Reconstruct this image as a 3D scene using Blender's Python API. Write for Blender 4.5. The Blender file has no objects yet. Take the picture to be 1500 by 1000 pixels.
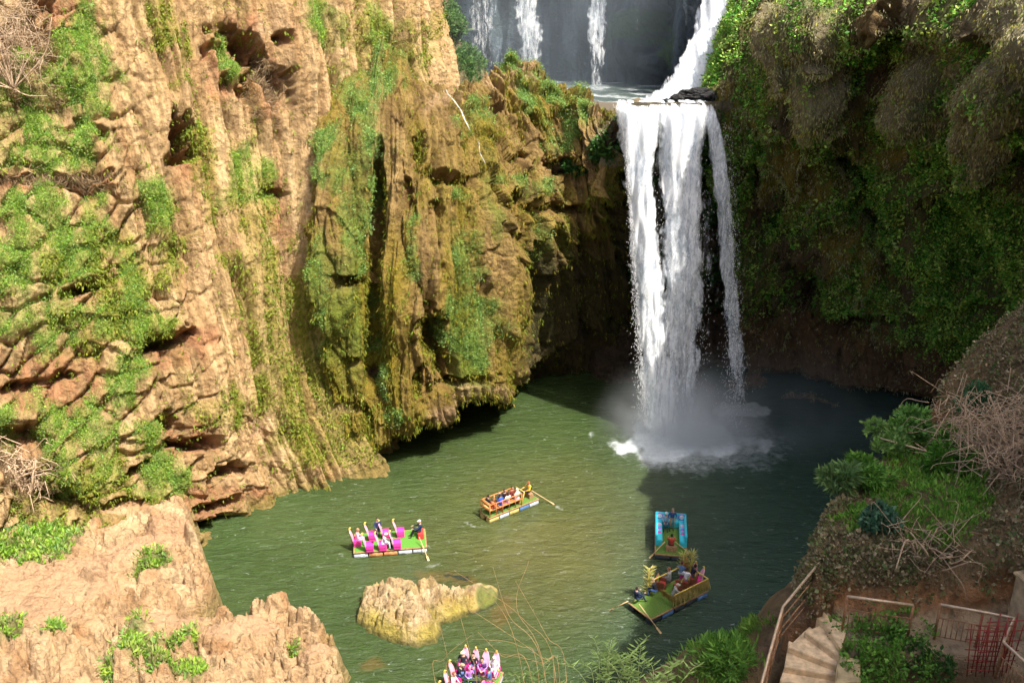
import bpy, math, random
import numpy as np
from mathutils import Vector, Matrix
C = bpy.context.scene.collection
R_ = math.radians
rng = np.random.default_rng(7)
random.seed(7)
CAMZ = 33.0; PITCH = R_(20); F = 1300.0
cp, sp = math.cos(PITCH), math.sin(PITCH)

# ---------- helpers: geometry ----------
def ray(px, py):
    a = (px - 750) / F; b = (500 - py) / F
    return a, cp + b * sp, -sp + b * cp
def P(px, py, Y):                      # point on the sight line at distance Y ahead
    a, dy, dz = ray(px, py); t = Y / dy
    return (a * t, Y, CAMZ + dz * t)
def W(px, py, z=0.0):                  # point at height z
    a, dy, dz = ray(px, py); t = (z - CAMZ) / dz
    return (a * t, dy * t, z)
def proj(V):                           # world -> photo pixels
    x, y, z = V[..., 0], V[..., 1], V[..., 2] - CAMZ
    d = np.maximum(y * cp - z * sp, 0.5)
    return 750 + F * x / d, 500 - F * (y * sp + z * cp) / d

_perm = np.random.default_rng(11).permutation(256).astype(np.int32)
_perm = np.concatenate([_perm, _perm, _perm])
_g = np.random.default_rng(12).normal(size=(256, 3)).astype(np.float32)
_g /= np.linalg.norm(_g, axis=1)[:, None]
def noise(x, y, z=0.0):
    x, y, z = np.broadcast_arrays(np.asarray(x, np.float32), np.asarray(y, np.float32), np.asarray(z, np.float32))
    xi = np.floor(x).astype(np.int32); yi = np.floor(y).astype(np.int32); zi = np.floor(z).astype(np.int32)
    fx, fy, fz = x - xi, y - yi, z - zi
    u = fx * fx * (3 - 2 * fx); v = fy * fy * (3 - 2 * fy); w = fz * fz * (3 - 2 * fz)
    xi &= 255; yi &= 255; zi &= 255
    def c(i, j, k):
        h = _perm[_perm[_perm[xi + i] + yi + j] + zi + k]
        g = _g[h & 255]
        return g[..., 0] * (fx - i) + g[..., 1] * (fy - j) + g[..., 2] * (fz - k)
    x00 = c(0,0,0) * (1-u) + c(1,0,0) * u; x10 = c(0,1,0) * (1-u) + c(1,1,0) * u
    x01 = c(0,0,1) * (1-u) + c(1,0,1) * u; x11 = c(0,1,1) * (1-u) + c(1,1,1) * u
    return ((x00 * (1-v) + x10 * v) * (1-w) + (x01 * (1-v) + x11 * v) * w) * 1.5
def fbm(x, y, z=0.0, o=4, g=0.5):
    s = 0; a = 1; n = 0
    for i in range(o):
        s = s + a * noise(np.asarray(x) * 2**i + 17.3 * i, np.asarray(y) * 2**i + 5.1 * i, np.asarray(z) * 2**i + 9.7 * i); n += a; a *= g
    return s / n
def worley(x, y, seed=0):
    x, y = np.broadcast_arrays(np.asarray(x, float), np.asarray(y, float))
    xi = np.floor(x).astype(np.int32); yi = np.floor(y).astype(np.int32); F1 = np.full(x.shape, 9.); F2 = np.full(x.shape, 9.); I = np.zeros(x.shape)
    for i in (-1, 0, 1):
        for j in (-1, 0, 1):
            h = _perm[_perm[(xi + i + seed) & 255] + ((yi + j) & 255)]; a = _perm[h + 1] / 255.; b = _perm[h + 77] / 255.
            d = np.hypot(xi + i + a - x, yi + j + b - y); n = d < F1
            F2 = np.where(n, F1, np.minimum(F2, d)); I = np.where(n, _perm[h + 33] / 255., I); F1 = np.where(n, d, F1)
    return F1, F2, I
def blocks(x, y, seed=0, gap=.16):
    F1, F2, I = worley(x + .35 * fbm(x, y, seed, 3), y + .35 * fbm(x, y, seed + 9, 3), seed)
    return (I - .5) * .9 - F1 ** 2 * .55 - (1 - sstep(0, gap, F2 - F1)) * .8 + .35
def sstep(a, b, x):
    t = np.clip((x - a) / (b - a), 0, 1); return t * t * (3 - 2 * t)
def mix(a, b, t):
    return a * (1 - t) + b * t

def fast_mesh(name, V, Q, col=None, uv=None, attrs=None, smooth=True):
    me = bpy.data.meshes.new(name)
    V = np.asarray(V, np.float32).reshape(-1, 3); Q = np.asarray(Q, np.int32)
    n = Q.shape[1]
    me.vertices.add(len(V)); me.vertices.foreach_set('co', V.ravel())
    me.loops.add(Q.size); me.loops.foreach_set('vertex_index', Q.ravel())
    me.polygons.add(len(Q))
    me.polygons.foreach_set('loop_start', np.arange(0, Q.size, n, dtype=np.int32))
    me.polygons.foreach_set('use_smooth', np.full(len(Q), smooth))
    me.update(calc_edges=True)
    if col is not None:
        a = me.color_attributes.new('col', 'FLOAT_COLOR', 'POINT')
        c4 = np.ones((len(V), 4), np.float32); c4[:, :3] = np.clip(np.asarray(col).reshape(-1, 3), 0, 1)
        a.data.foreach_set('color', c4.ravel())
    if uv is not None:
        l = me.uv_layers.new(name='UVMap')
        l.data.foreach_set('uv', np.asarray(uv, np.float32).reshape(-1, 2)[Q.ravel()].ravel())
    if attrs:
        for k, v in attrs.items():
            a = me.attributes.new(k, 'FLOAT', 'POINT'); a.data.foreach_set('value', np.asarray(v, np.float32).ravel())
    return me
def link(name, me, mat=None, parent=None, loc=None):
    o = bpy.data.objects.new(name, me); C.objects.link(o)
    if mat is not None and me is not None:
        me.materials.append(mat)
    if parent is not None: o.parent = parent
    if loc is not None: o.location = loc
    return o
def tag(o, label=None, cat=None, group=None, kind=None):
    if label: o['label'] = label
    if cat: o['category'] = cat
    if group: o['group'] = group
    if kind: o['kind'] = kind
    return o
def grid_quads(nu, nv):
    i = np.arange(nu - 1)[:, None] * nv + np.arange(nv - 1)[None, :]
    return np.stack([i, i + 1, i + nv + 1, i + nv], -1).reshape(-1, 4)

def catmull(A, n):                     # A: [k, ...] -> [n, ...] along axis 0
    A = np.asarray(A, float); k = len(A)
    t = np.linspace(0, k - 1 - 1e-6, n); i = t.astype(int); f = (t - i).reshape(-1, *([1] * (A.ndim - 1)))
    p1 = A[i]; p2 = A[np.minimum(i + 1, k - 1)]
    p0 = np.where((i > 0).reshape(f.shape), A[np.maximum(i - 1, 0)], 2 * p1 - p2)
    p3 = np.where((i + 2 < k).reshape(f.shape), A[np.minimum(i + 2, k - 1)], 2 * p2 - p1)
    return 0.5 * (2 * p1 + (p2 - p0) * f + (2 * p0 - 5 * p1 + 4 * p2 - p3) * f**2 + (3 * p1 - p0 - 3 * p2 + p3) * f**3)
def surf(ctrl, nu, nv):
    A = np.array([catmull(np.array(t, float), nv) for t in ctrl])   # tracks x nv
    return catmull(A, nu)                                            # nu x nv x 3
def normals(S):
    du = np.gradient(S, axis=0); dv = np.gradient(S, axis=1)
    n = np.cross(dv, du); n /= np.linalg.norm(n, axis=-1, keepdims=True) + 1e-9
    return n
def arc(S):                            # metres across and down
    u = np.zeros(S.shape[:2]); v = np.zeros(S.shape[:2])
    du = np.linalg.norm(np.diff(S, axis=0), axis=-1); u[1:] = np.cumsum(du.mean(1))[:, None]
    dv = np.linalg.norm(np.diff(S, axis=1), axis=-1); v[:, 1:] = np.cumsum(dv, axis=1)
    return u, v
def blobs(px, py, L, wob=0.35, sc=1/38., niche=False):
    """union of soft ellipses (cx,cy,rx,ry,rot deg,strength) in photo pixels, ragged edges"""
    out = np.zeros(px.shape, np.float32)
    w = fbm(px * sc, py * sc, 3.3, 3) * wob * 2.2
    for b in L:
        cx, cy, rx, ry = b[:4]; rot = R_(b[4] if len(b) > 4 else 0); s = b[5] if len(b) > 5 else 1
        m = (np.abs(px - cx) < 2 * max(rx, ry)) & (np.abs(py - cy) < 2 * max(rx, ry))
        if not m.any(): continue
        X = px[m] - cx; Y = py[m] - cy
        x = X * math.cos(rot) + Y * math.sin(rot); y = -X * math.sin(rot) + Y * math.cos(rot)
        r = np.sqrt((x / rx)**2 + (y / ry)**2) + w[m]
        val = s * sstep(1.15, 0.7, r)
        if niche: val = val * np.clip(.75 - .55 * y / ry, .12, 1.25)
        out[m] = np.maximum(out[m], val)
    return out

# ---------- helpers: materials ----------
class NT:
    def __init__(s, name):
        s.m = bpy.data.materials.new(name); s.m.use_nodes = True
        s.t = s.m.node_tree; s.t.nodes.clear()
        s.out = s.n('ShaderNodeOutputMaterial')
    def n(s, typ, ins=None, **kw):
        nd = s.t.nodes.new(typ)
        for k, v in kw.items(): setattr(nd, k, v)
        if ins:
            for k, v in ins.items():
                if isinstance(v, bpy.types.NodeSocket): s.t.links.new(v, nd.inputs[k])
                elif v is not None: nd.inputs[k].default_value = v
        return nd
    def math(s, op, a, b=0.0, clamp=False):
        nd = s.n('ShaderNodeMath', {0: a, 1: b}, operation=op); nd.use_clamp = clamp; return nd.outputs[0]
    def noise(s, vec, scale, detail=4, rough=0.55, dist=0.0):
        return s.n('ShaderNodeTexNoise', {'Vector': vec, 'Scale': scale, 'Detail': detail, 'Roughness': rough, 'Distortion': dist}).outputs['Fac']
    def ramp(s, f, stops):
        nd = s.n('ShaderNodeValToRGB', {'Fac': f}); e = nd.color_ramp.elements
        while len(e) < len(stops): e.new(0.5)
        for x, (p, c) in zip(e, stops):
            x.position = p; x.color = (*(c if hasattr(c, '__len__') else (c, c, c)), 1)
        return nd.outputs['Color']
    def mixc(s, f, a, b, mode='MIX'):
        nd = s.n('ShaderNodeMix', data_type='RGBA', blend_type=mode)
        for k, v in ((0, f), (6, a), (7, b)):
            if isinstance(v, bpy.types.NodeSocket): s.t.links.new(v, nd.inputs[k])
            else: nd.inputs[k].default_value = (*v, 1) if hasattr(v, '__len__') else v
        return nd.outputs[2]
    def mapping(s, vec, scale):
        return s.n('ShaderNodeMapping', {'Vector': vec, 'Scale': scale}).outputs[0]
    def finish(s, shader, vol=None):
        if shader is not None: s.t.links.new(shader, s.out.inputs['Surface'])
        if vol is not None: s.t.links.new(vol, s.out.inputs['Volume'])
        return s.m
def rock_mat(name, rough=0.85, bump=0.6, streak=2.2, spec=0.3, dist=0.12):
    t = NT(name)
    col = t.n('ShaderNodeVertexColor', layer_name='col').outputs[0]
    uv = t.n('ShaderNodeTexCoord').outputs['UV']; ob = t.n('ShaderNodeTexCoord').outputs['Object']
    fl = t.noise(t.mapping(uv, (streak, streak * 0.16, 1)), 1.0, 6, 0.65, 0.4)
    fine = t.noise(ob, 3.1, 7, 0.7)
    pits = t.n('ShaderNodeTexVoronoi', {'Vector': ob, 'Scale': 2.3, 'Randomness': 1.0}).outputs['Distance']
    var = t.math('ADD', t.math('MULTIPLY', fl, 0.9), t.math('MULTIPLY', fine, 0.9))
    c = t.mixc(1.0, col, t.ramp(t.math('MULTIPLY', var, 0.56), [(0.30, 0.26), (0.5, 0.92), (0.70, 1.0)]), 'MULTIPLY')
    h = t.math('ADD', t.math('ADD', t.math('MULTIPLY', fl, 1.0), t.math('MULTIPLY', fine, 1.0)), t.math('MULTIPLY', pits, 0.35))
    b = t.n('ShaderNodeBump', {'Height': h, 'Strength': bump, 'Distance': dist * 5}).outputs[0]
    p = t.n('ShaderNodeBsdfPrincipled', {'Base Color': c, 'Roughness': rough, 'Normal': b, 'Specular IOR Level': spec})
    return t.finish(p.outputs[0])
def leaf_mat(name, trans=0.3):
    t = NT(name)
    col = t.n('ShaderNodeVertexColor', layer_name='col').outputs[0]
    p = t.n('ShaderNodeBsdfPrincipled', {'Base Color': col, 'Roughness': 0.6, 'Specular IOR Level': 0.3})
    tr = t.n('ShaderNodeBsdfTranslucent', {'Color': col})
    m = t.n('ShaderNodeMixShader', {0: trans, 1: p.outputs[0], 2: tr.outputs[0]})
    return t.finish(m.outputs[0])
_mc = {}
def plain(name, c, rough=0.6, metal=0.0, var=0.25, scale=6.0, spec=0.4):
    if name in _mc: return _mc[name]
    t = NT(name); ob = t.n('ShaderNodeTexCoord').outputs['Object']
    f = t.noise(ob, scale, 5, 0.6)
    lo = tuple(x * (1 - var) for x in c); hi = tuple(min(1, x * (1 + var)) for x in c)
    cc = t.ramp(f, [(0.3, lo), (0.7, hi)])
    b = t.n('ShaderNodeBump', {'Height': f, 'Strength': 0.15, 'Distance': 0.05}).outputs[0]
    p = t.n('ShaderNodeBsdfPrincipled', {'Base Color': cc, 'Roughness': rough, 'Metallic': metal, 'Normal': b, 'Specular IOR Level': spec})
    _mc[name] = t.finish(p.outputs[0]); return _mc[name]

# ---------- foliage scatter ----------
def scatter(name, Pt, Nt, wt, ntuft, k, rad, size, cols, mat, up=0.4, droop=0.0, width=0.5, seed=1, label=None, parent=None, kind='stuff', out=0.05, cat=None, group=None, link_it=True):
    g = np.random.default_rng(seed)
    w = np.clip(wt.ravel(), 0, None).astype(float)
    if w.sum() <= 0: return None
    idx = g.choice(len(w), ntuft, p=w / w.sum())
    c = Pt.reshape(-1, 3)[idx]; n = Nt.reshape(-1, 3)[idx]
    hue = g.random(ntuft); br = g.normal(1, 0.13, ntuft).clip(0.65, 1.3); ts = g.uniform(0.6, 1.3, ntuft)
    c = np.repeat(c, k, 0); n = np.repeat(n, k, 0); hue = np.repeat(hue, k); br = np.repeat(br, k); ts = np.repeat(ts, k)
    m = len(c)
    off = g.normal(size=(m, 3)); off /= np.linalg.norm(off, axis=1)[:, None]; off *= (g.random((m, 1))**0.5) * rad * ts[:, None]
    off -= n * np.minimum(0, (off * n).sum(1))[:, None] * 1.2
    base = c + off + n * out
    d = g.normal(size=(m, 3)) * 0.7 + n * 0.8 + np.array([0, 0, up - droop])
    d /= np.linalg.norm(d, axis=1)[:, None]
    s = np.cross(d, g.normal(size=(m, 3))); s /= np.linalg.norm(s, axis=1)[:, None] + 1e-6
    L = (size[0] + g.random(m) * (size[1] - size[0]))[:, None] * ts[:, None]; Wd = L * width
    tip = base + d * L + np.array([0, 0, -droop]) * L * 0.5; mid = base + d * L * 0.5
    V = np.stack([base, mid + s * Wd * 0.5, tip, mid - s * Wd * 0.5], 1)
    cols = np.asarray(cols, float); ci = hue * (len(cols) - 1); i0 = ci.astype(int).clip(0, len(cols) - 2 if len(cols) > 1 else 0)
    cc = mix(cols[i0], cols[np.minimum(i0 + 1, len(cols) - 1)], (ci - i0)[:, None]) * (br * g.normal(1, 0.09, m).clip(.7, 1.25))[:, None]
    col = np.repeat(cc[:, None, :], 4, 1)
    Q = np.arange(m * 4).reshape(-1, 4)
    me = fast_mesh(name, V, Q, col=col, smooth=False)
    if not link_it: return me
    o = link(name, me, mat, parent)
    if parent is None: tag(o, label, cat, group, kind)
    return o
def tubes(paths, name=None, sides=5):
    """paths: list of (points[n,3], radii[n]) -> verts, quads"""
    V = []; Q = []; o = 0
    ang = np.arange(sides) / sides * 2 * math.pi
    for pts, rad in paths:
        pts = np.asarray(pts, float); rad = np.broadcast_to(np.asarray(rad, float), (len(pts),))
        d = np.gradient(pts, axis=0); d /= np.linalg.norm(d, axis=1)[:, None] + 1e-9
        ref = np.array([0, 0, 1.0]) if abs(d[0, 2]) < 0.9 else np.array([1.0, 0, 0])
        a = np.cross(d, ref); a /= np.linalg.norm(a, axis=1)[:, None] + 1e-9; b = np.cross(d, a)
        ring = pts[:, None] + rad[:, None, None] * (a[:, None] * np.cos(ang)[None, :, None] + b[:, None] * np.sin(ang)[None, :, None])
        n = len(pts); V.append(ring.reshape(-1, 3))
        i = np.arange(n - 1)[:, None] * sides + np.arange(sides)[None]; j = np.arange(n - 1)[:, None] * sides + (np.arange(sides)[None] + 1) % sides
        Q.append((np.stack([i, j, j + sides, i + sides], -1).reshape(-1, 4)) + o)
        for e, rev in ((0, False), (n - 1, True)):     # end caps as quads fan
            r = [o + e * sides + q for q in range(sides)]
            for q in range(1, sides - 1):
                f = [r[0], r[q + 1], r[q], r[0]] if not rev else [r[0], r[q], r[q + 1], r[0]]
                capf.append(f[:3])
        o += n * sides
    return np.concatenate(V), np.concatenate(Q)
capf = []
def tube_obj(name, paths, mat, parent=None, sides=6, col=None):
    capf.clear(); V, Q = tubes(paths, sides=sides)
    me = bpy.data.meshes.new(name)
    me.from_pydata(V.tolist(), [], Q.tolist() + [list(f) for f in capf]); me.update()
    for p in me.polygons: p.use_smooth = len(p.vertices) == 4
    if col is not None:
        a = me.color_attributes.new('col', 'FLOAT_COLOR', 'POINT')
        c4 = np.ones((len(V), 4), np.float32); c4[:, :3] = col; a.data.foreach_set('color', c4.ravel())
    return link(name, me, mat, parent)
# ================= THE SETTING =================
UP3 = np.array([0, 0, 1.0])
LOCS = {}
mat_rock_sun = rock_mat('tufa', 0.9, 0.8, 2.4)
mat_rock_moss = rock_mat('mossy tufa', 0.8, 0.9, 2.8)
mat_rock_dark = rock_mat('shaded rock', 0.8, 0.9, 1.8)
mat_leaf = leaf_mat('leaves', 0.3)
col_ = lambda *c: np.array(c, float)
def colmix(base, *layers):
    c = np.array(base, float)
    for m, k in layers:
        m = np.clip(m, 0, 1)[..., None]; c = c * (1 - m) + np.asarray(k, float) * m
    return c
def finish_wall(name, S, D, colr, mat, label):
    N = normals(S); V = S + N * D[..., None]
    return V, normals(V)

# ---------- left cliff ----------
L1 = [
 [P(-520,-420,50), P(-420,0,47), P(-330,300,45), P(-280,560,42), P(-230,800,40), P(-200,980,37)],
 [P(-150,-420,61), P(-110,0,57), P(-60,300,53), P(-20,560,49.5), P(10,740,47), P(30,860,46)],
 [P(60,-420,67), P(100,0,62), P(165,300,57.5), P(215,560,54), P(255,730,51.5), P(290,830,50)],
 [P(230,-420,71), P(260,0,66), P(305,300,61.5), P(350,560,58), P(390,700,56.8), P(415,775,56)],
 [P(400,-420,76), P(415,0,70.5), P(440,300,66.5), P(470,560,62), P(505,670,60.5), P(540,735,59)],
 [P(530,-420,82), P(560,0,76), P(590,240,73), P(580,560,69), P(600,660,67), P(640,720,66)],
 [P(575,-420,90), P(632,0,83), P(652,140,80), P(660,560,78), P(680,660,76), P(700,720,75)],
 [P(560,-420,110), P(612,0,100), P(640,140,95), P(690,560,90), P(700,660,88), P(720,720,88)],
]
S = surf(L1, 640, 620); u, v = arc(S); px, py = proj(S); N = normals(S)
bil = lambda n: np.sqrt(np.abs(n) + .004) * 2.2 - 1
fl = bil(noise(u * 0.42 + 0.6 * noise(u * .2, v * .08, 5), v * 0.035, 1.1))
fl2 = bil(noise(u * 1.0 + 0.8 * noise(u * .3, v * .15, 2), v * 0.06, 7.7))
fl3 = bil(noise(u * 2.3 + .5 * noise(u, v * .2, 3), v * 0.14, 4.7))
lump = fbm(u * 0.16, v * 0.13, 0.4, 4)
rough = fbm(u * 0.9, v * 0.55, 8.8, 5, 0.6)
left = sstep(330, 120, px + (py - 300) * -0.25)          # broken, ledgy, less fluted
D = 0.85 * fl * (1 - .5 * left) + 0.62 * fl2 * (1 - .55 * left) + 0.24 * fl3 * (1 - .5 * left) + 1.5 * lump + (0.42 + 0.5 * left) * rough + .22 * fbm(u * 2.3, v * 1.2, 3.1, 3, .6) + .75 * left * blocks(u * .42 + .2 * v, v * .5, 5) + .06 * blocks(u * 1.3, v * .55, 8) + 1.0 * (1 - .6 * left) * bil(noise(u * .2 + .4 * noise(u * .1, v * .05, 8), v * .012, 41))
ph = v * 0.34 + 1.5 * fbm(u * .22, v * .12, 6.1, 3); st = ph - np.floor(ph)
stm = sstep(0.0, 0.35, fbm(u * .13, v * .1, 12.3, 2) + 0.15 + 0.25 * left)
D += stm * (0.3 * left + .08) * (1.2 * st**1.6 - 0.4)
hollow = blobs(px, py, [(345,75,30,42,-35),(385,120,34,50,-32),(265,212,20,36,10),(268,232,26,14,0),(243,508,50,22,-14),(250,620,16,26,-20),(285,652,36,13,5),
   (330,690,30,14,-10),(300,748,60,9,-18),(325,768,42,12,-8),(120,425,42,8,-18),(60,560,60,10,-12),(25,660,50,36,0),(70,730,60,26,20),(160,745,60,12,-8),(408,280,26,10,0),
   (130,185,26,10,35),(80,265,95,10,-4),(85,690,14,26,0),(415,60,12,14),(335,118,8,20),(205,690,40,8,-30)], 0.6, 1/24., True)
D -= 2.1 * hollow * (0.8 + .5 * rough)
cave = blobs(px, py, [(392,100,14,52,-35),(362,62,26,12,10),(266,205,11,28,5),(275,230,16,9,10),(246,618,9,18,-15),(275,652,30,7,8),(320,765,34,9,-8),(240,505,32,8,-14),(328,690,14,6),(115,425,26,5,-15),(75,725,30,14,10)], .5, 1/18.)
D -= 2.6 * cave
redd = blobs(px, py, [(350,90,50,75,-32),(100,20,60,30),(60,60,50,40),(250,510,60,30,-10),(300,740,120,26,-12),(410,310,26,60),(60,560,90,50),(270,220,30,40),(260,640,60,30),(60,265,110,20)], 0.5)
grassM = blobs(px, py, [(60,160,75,80,20),(120,60,36,80,20),(60,230,80,36),(110,350,120,75,10),(50,450,80,60),(30,360,50,80),(200,460,60,60,30),(130,110,28,110,10),(330,80,14,60,-20),
   (120,640,85,50,20),(190,650,40,30),(105,700,50,50),(235,700,40,36),(180,560,30,60,10),(365,260,40,50,0),(20,800,60,40),(20,620,30,40),(215,290,30,34),(165,130,20,40,0),(470,40,26,44,-20),(560,40,30,40,-15)], 0.55)
mossM = blobs(px, py, [(375,360,45,150,-8),(440,560,55,170,-8),(405,480,40,150,-8),(180,420,90,110,0),(250,30,34,80,-20),(480,640,70,60,0),(300,250,26,80,-10),(120,730,120,60,0),(560,80,70,90,-15),(460,420,24,120),(330,600,60,30)], 0.6) 
mossM = np.clip(mossM * (0.55 + 1.2 * fbm(u * .8, v * .12, 2.2, 4)) + 0.35 * sstep(0.1, 0.5, fbm(u * .45, v * .05, 9.2, 3)), 0, 1)
grassM = np.clip(grassM * (0.55 + 1.3 * fbm(u * .5, v * .4, 3.2, 4) + 1.1 * fbm(u * 1.1, v * .14, 13.2, 3)), 0, 1)
D += 0.25 * grassM
tone = np.clip(0.5 + 1.3 * fbm(u * .9, v * .1, 1.2, 5, .6), 0, 1)
c = colmix(mix(col_(.36,.20,.08), col_(.72,.51,.26), tone[..., None]), (sstep(.1,.5,fbm(u*.5,v*.035,131,4,.6)) * .6, (.34,.21,.10)),
   (sstep(.15,.6, fbm(u * .25, v * .25, 31, 4)) * .7, (.53,.335,.2)), (np.clip(redd + hollow, 0, 1) * .75, (.42,.19,.09)), (sstep(-.1, -.75, fl2) * .6 + sstep(-.2,-.8,fl3) * .3, (.30,.21,.09)), (sstep(-.3, -.8, fl) * .5, (.26,.17,.08)), (mossM * .88, (.25,.24,.025)), (grassM * .85, (.22,.35,.045)),  # crease shade painted in: rock colour darkens along the flute grooves
   (sstep(1.3, 0.2, S[..., 2]) * .8, (.22,.17,.04)))
VL = S + N * D[..., None]; NL = normals(VL)
VL[:, -1, 2] = -1.5
o = link('cliff', fast_mesh('cliff', VL, grid_quads(*u.shape), col=c, uv=np.stack([u, v], -1)), mat_rock_sun)
tag(o, 'tall sunlit beige and green fluted rock cliff on the left of the pool', kind='structure')
facing = np.clip(NL[..., 2] * 0.6 + 0.5, 0, 1)
inview = ((px > -60) & (px < 1560) & (py > -60) & (py < 1060)).astype(float)
cellA = np.linalg.norm(np.gradient(VL, axis=0), axis=-1) * np.linalg.norm(np.gradient(VL, axis=1), axis=-1)
greens = [(.12,.28,.03),(.24,.42,.04),(.36,.50,.07),(.18,.36,.10),(.42,.42,.14)]
scatter('grass', VL, NL, grassM**2 * facing * inview * cellA, 20000, 9, 0.36, (.06,.18), greens, mat_leaf, up=.7, width=.3, seed=3, label='bright green grass and weeds clinging to the left cliff')
scatter('moss', VL, NL, (mossM**2 * .6 + .015) * inview * cellA * (1 - hollow), 9000, 6, 0.3, (.1,.26), [(.15,.19,.02),(.26,.28,.03),(.18,.28,.03)], mat_leaf, up=-.3, droop=.5, width=.45, seed=4, label='olive moss strips hanging on the left cliff')
scatter('dry_grass', VL, NL, blobs(px, py, [(20,60,60,70),(70,265,110,14),(395,130,24,40),(20,690,50,40),(60,130,30,30)], .5) * inview * cellA, 1500, 14, 0.45, (.3,.75), [(.25,.17,.09),(.38,.28,.16),(.16,.1,.05)], mat_leaf, up=.1, width=.06, seed=5, label='dry brown twigs and dead grass on the left cliff')
LOCS['L'] = 1

# ---------- central buttress ----------
M1 = [
 [P(600,40,92), P(590,110,84), P(560,260,80), P(545,400,78), P(560,540,76), P(580,620,74), (-10,76,1.5), (-8,77,-1.5)],
 [P(548,66,78), P(505,150,72), P(468,260,68), P(456,400,65.5), P(478,540,64.5), P(515,630,64), (-11.5,70,1.5), (-10,72,-1.5)],
 [P(550,60,74), P(520,150,68.5), P(500,260,65), P(495,400,62.5), P(508,540,62), P(535,662,61), (-11.2,66,2.0), (-10.2,70,-1.5)],
 [P(565,66,73.5), P(560,150,68), P(560,260,65.5), P(555,400,63.2), P(555,540,62.4), P(560,662,61.2), (-9.6,69,2.2), (-8.5,74,-1.5)],
 [P(610,100,73.5), P(625,170,68.5), P(622,260,65.5), P(615,400,62.8), P(610,540,62.2), P(620,634,62.5), (-6.2,71,2.6), (-5.0,77,-1.5)],
 [P(650,134,74), P(680,190,69.5), P(690,280,66.5), P(695,400,64.5), P(690,520,64), P(700,594,65.2), (-2.6,74,3.2), (-1.5,80,-1.5)],
 [P(690,126,76), P(725,180,72.5), P(745,270,69.5), P(755,390,68), P(755,480,68.5), P(760,566,70), (1.0,75,2.9), (1.5,80,-1.5)],
 [P(744,84,79), P(785,160,74.5), P(810,250,72.5), P(820,335,72), P(815,400,75), P(812,500,78), (4.5,79,4), (5,82,-1.5)],
 [P(800,100,79), P(840,170,74.5), P(862,250,73), P(865,330,73), P(862,350,76), P(870,470,80), (8.5,82,4), (8.5,83,-1.5)],
 [P(866,146,77), P(880,190,73), P(893,230,72), P(890,270,72.4), P(900,330,76), P(915,470,82), (13,83.5,4), (12.5,84,-1.5)],
 [P(903,157,75.5), P(913,200,73.5), P(908,246,74.5), P(915,300,78), P(935,370,82), P(955,480,84), (16,84,4), (16,84,-1.5)],
 [P(925,162,79), P(935,200,78), P(940,250,79), P(945,300,80), P(955,370,83), P(970,480,85), (18,85,4), (18,85,-1.5)],
]
S = surf(M1, 640, 600); u, v = arc(S); px, py = proj(S); N = normals(S)
fl = bil(noise(u * 0.34 + 0.9 * noise(u * .15, v * .1, 5), v * 0.04, 3.1))
fl2 = bil(noise(u * 0.9 + 0.9 * noise(u * .3, v * .2, 2), v * 0.075, 6.7))
fl3 = bil(noise(u * 2.4 + .5 * noise(u, v * .3, 3), v * 0.18, 4.7))
lump = fbm(u * 0.17, v * 0.15, 5.4, 4); rough = fbm(u * 0.9, v * 0.6, 18.8, 5, 0.6)
right = sstep(640, 760, px) * sstep(430, 380, py)
lowB = sstep(300, 380, py) * sstep(560, 600, px) * sstep(790, 740, px)
D = 0.75 * fl + 0.55 * fl2 + 0.26 * fl3 + .9 * bil(noise(u * .19 + .5 * noise(u * .1, v * .06, 8), v * .02, 51)) + .75 * lump + (0.3 - .1 * lowB + .2 * right) * rough + .16 * fbm(u * 2.3, v * 1.2, 3.1, 3, .6) + .22 * right * blocks(u * .6, v * .6, 15)
ph = v * 0.30 + 1.6 * fbm(u * .28, v * .12, 16.1, 3); st = ph - np.floor(ph)
stm = sstep(0.0, 0.3, fbm(u * .15, v * .12, 2.3, 2) + 0.05 + 0.35 * right)
D += stm * (.3 + .7 * right) * (1 - .75 * lowB) * (1.1 * st**1.8 - 0.45)
groove = blobs(px, py, [(554,330,11,115,1),(549,480,13,125,3),(540,610,13,60,6),(466,500,10,110,-5),(478,600,16,60,-12)], 0.2)
hollow = blobs(px, py, [(638,490,24,34,0),(645,520,14,34,5),(614,222,12,34,12),(668,262,42,14,12),(640,320,12,26,-8),(515,414,24,12,0),(655,545,16,26,0),(668,565,28,9,0),
   (620,570,12,36,0),(800,310,70,10,0),(765,230,14,10),(825,245,30,12),(600,300,8,34,-10),(755,330,12,40),(775,420,16,50,-5),(525,530,26,10),(700,560,30,10,-15),(505,600,20,10),
   (720,150,12,18),(855,260,10,30)], 0.6, 1/22., True)
D -= 1.3 * hollow * (0.8 + .6 * rough) + 4.6 * groove
cave = blobs(px, py, [(636,494,26,34,0),(648,526,12,30,5),(514,412,20,7,0),(662,262,26,9,12),(616,216,9,24,14),(668,563,20,6,0),(612,560,7,22,0),(655,545,9,18,0),(825,247,20,6),(470,470,10,60,-8)], .5, 1/16.)
D -= 3.0 * cave
D += 0.9 * blobs(px, py, [(500,300,36,220,3),(600,430,50,200,0),(735,400,30,140,-14),(855,190,20,90,0)], 0.2) 
grassM = blobs(px, py, [(560,100,50,36,30),(530,180,34,90,15),(500,230,30,60,20),(790,120,62,50,25),(745,90,28,28),(830,170,36,36),(690,400,20,90,-12),(665,460,14,60,0),(605,370,12,50,0),
   (790,275,40,14,0),(770,270,60,12,10),(700,180,30,22),(680,285,20,14),(700,440,26,60,-10),(560,560,14,34),(570,610,18,14),(480,430,14,80),(520,340,26,60),(830,150,40,60),(560,250,20,60),(705,490,26,50),(780,360,16,40)], 0.6)
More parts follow.
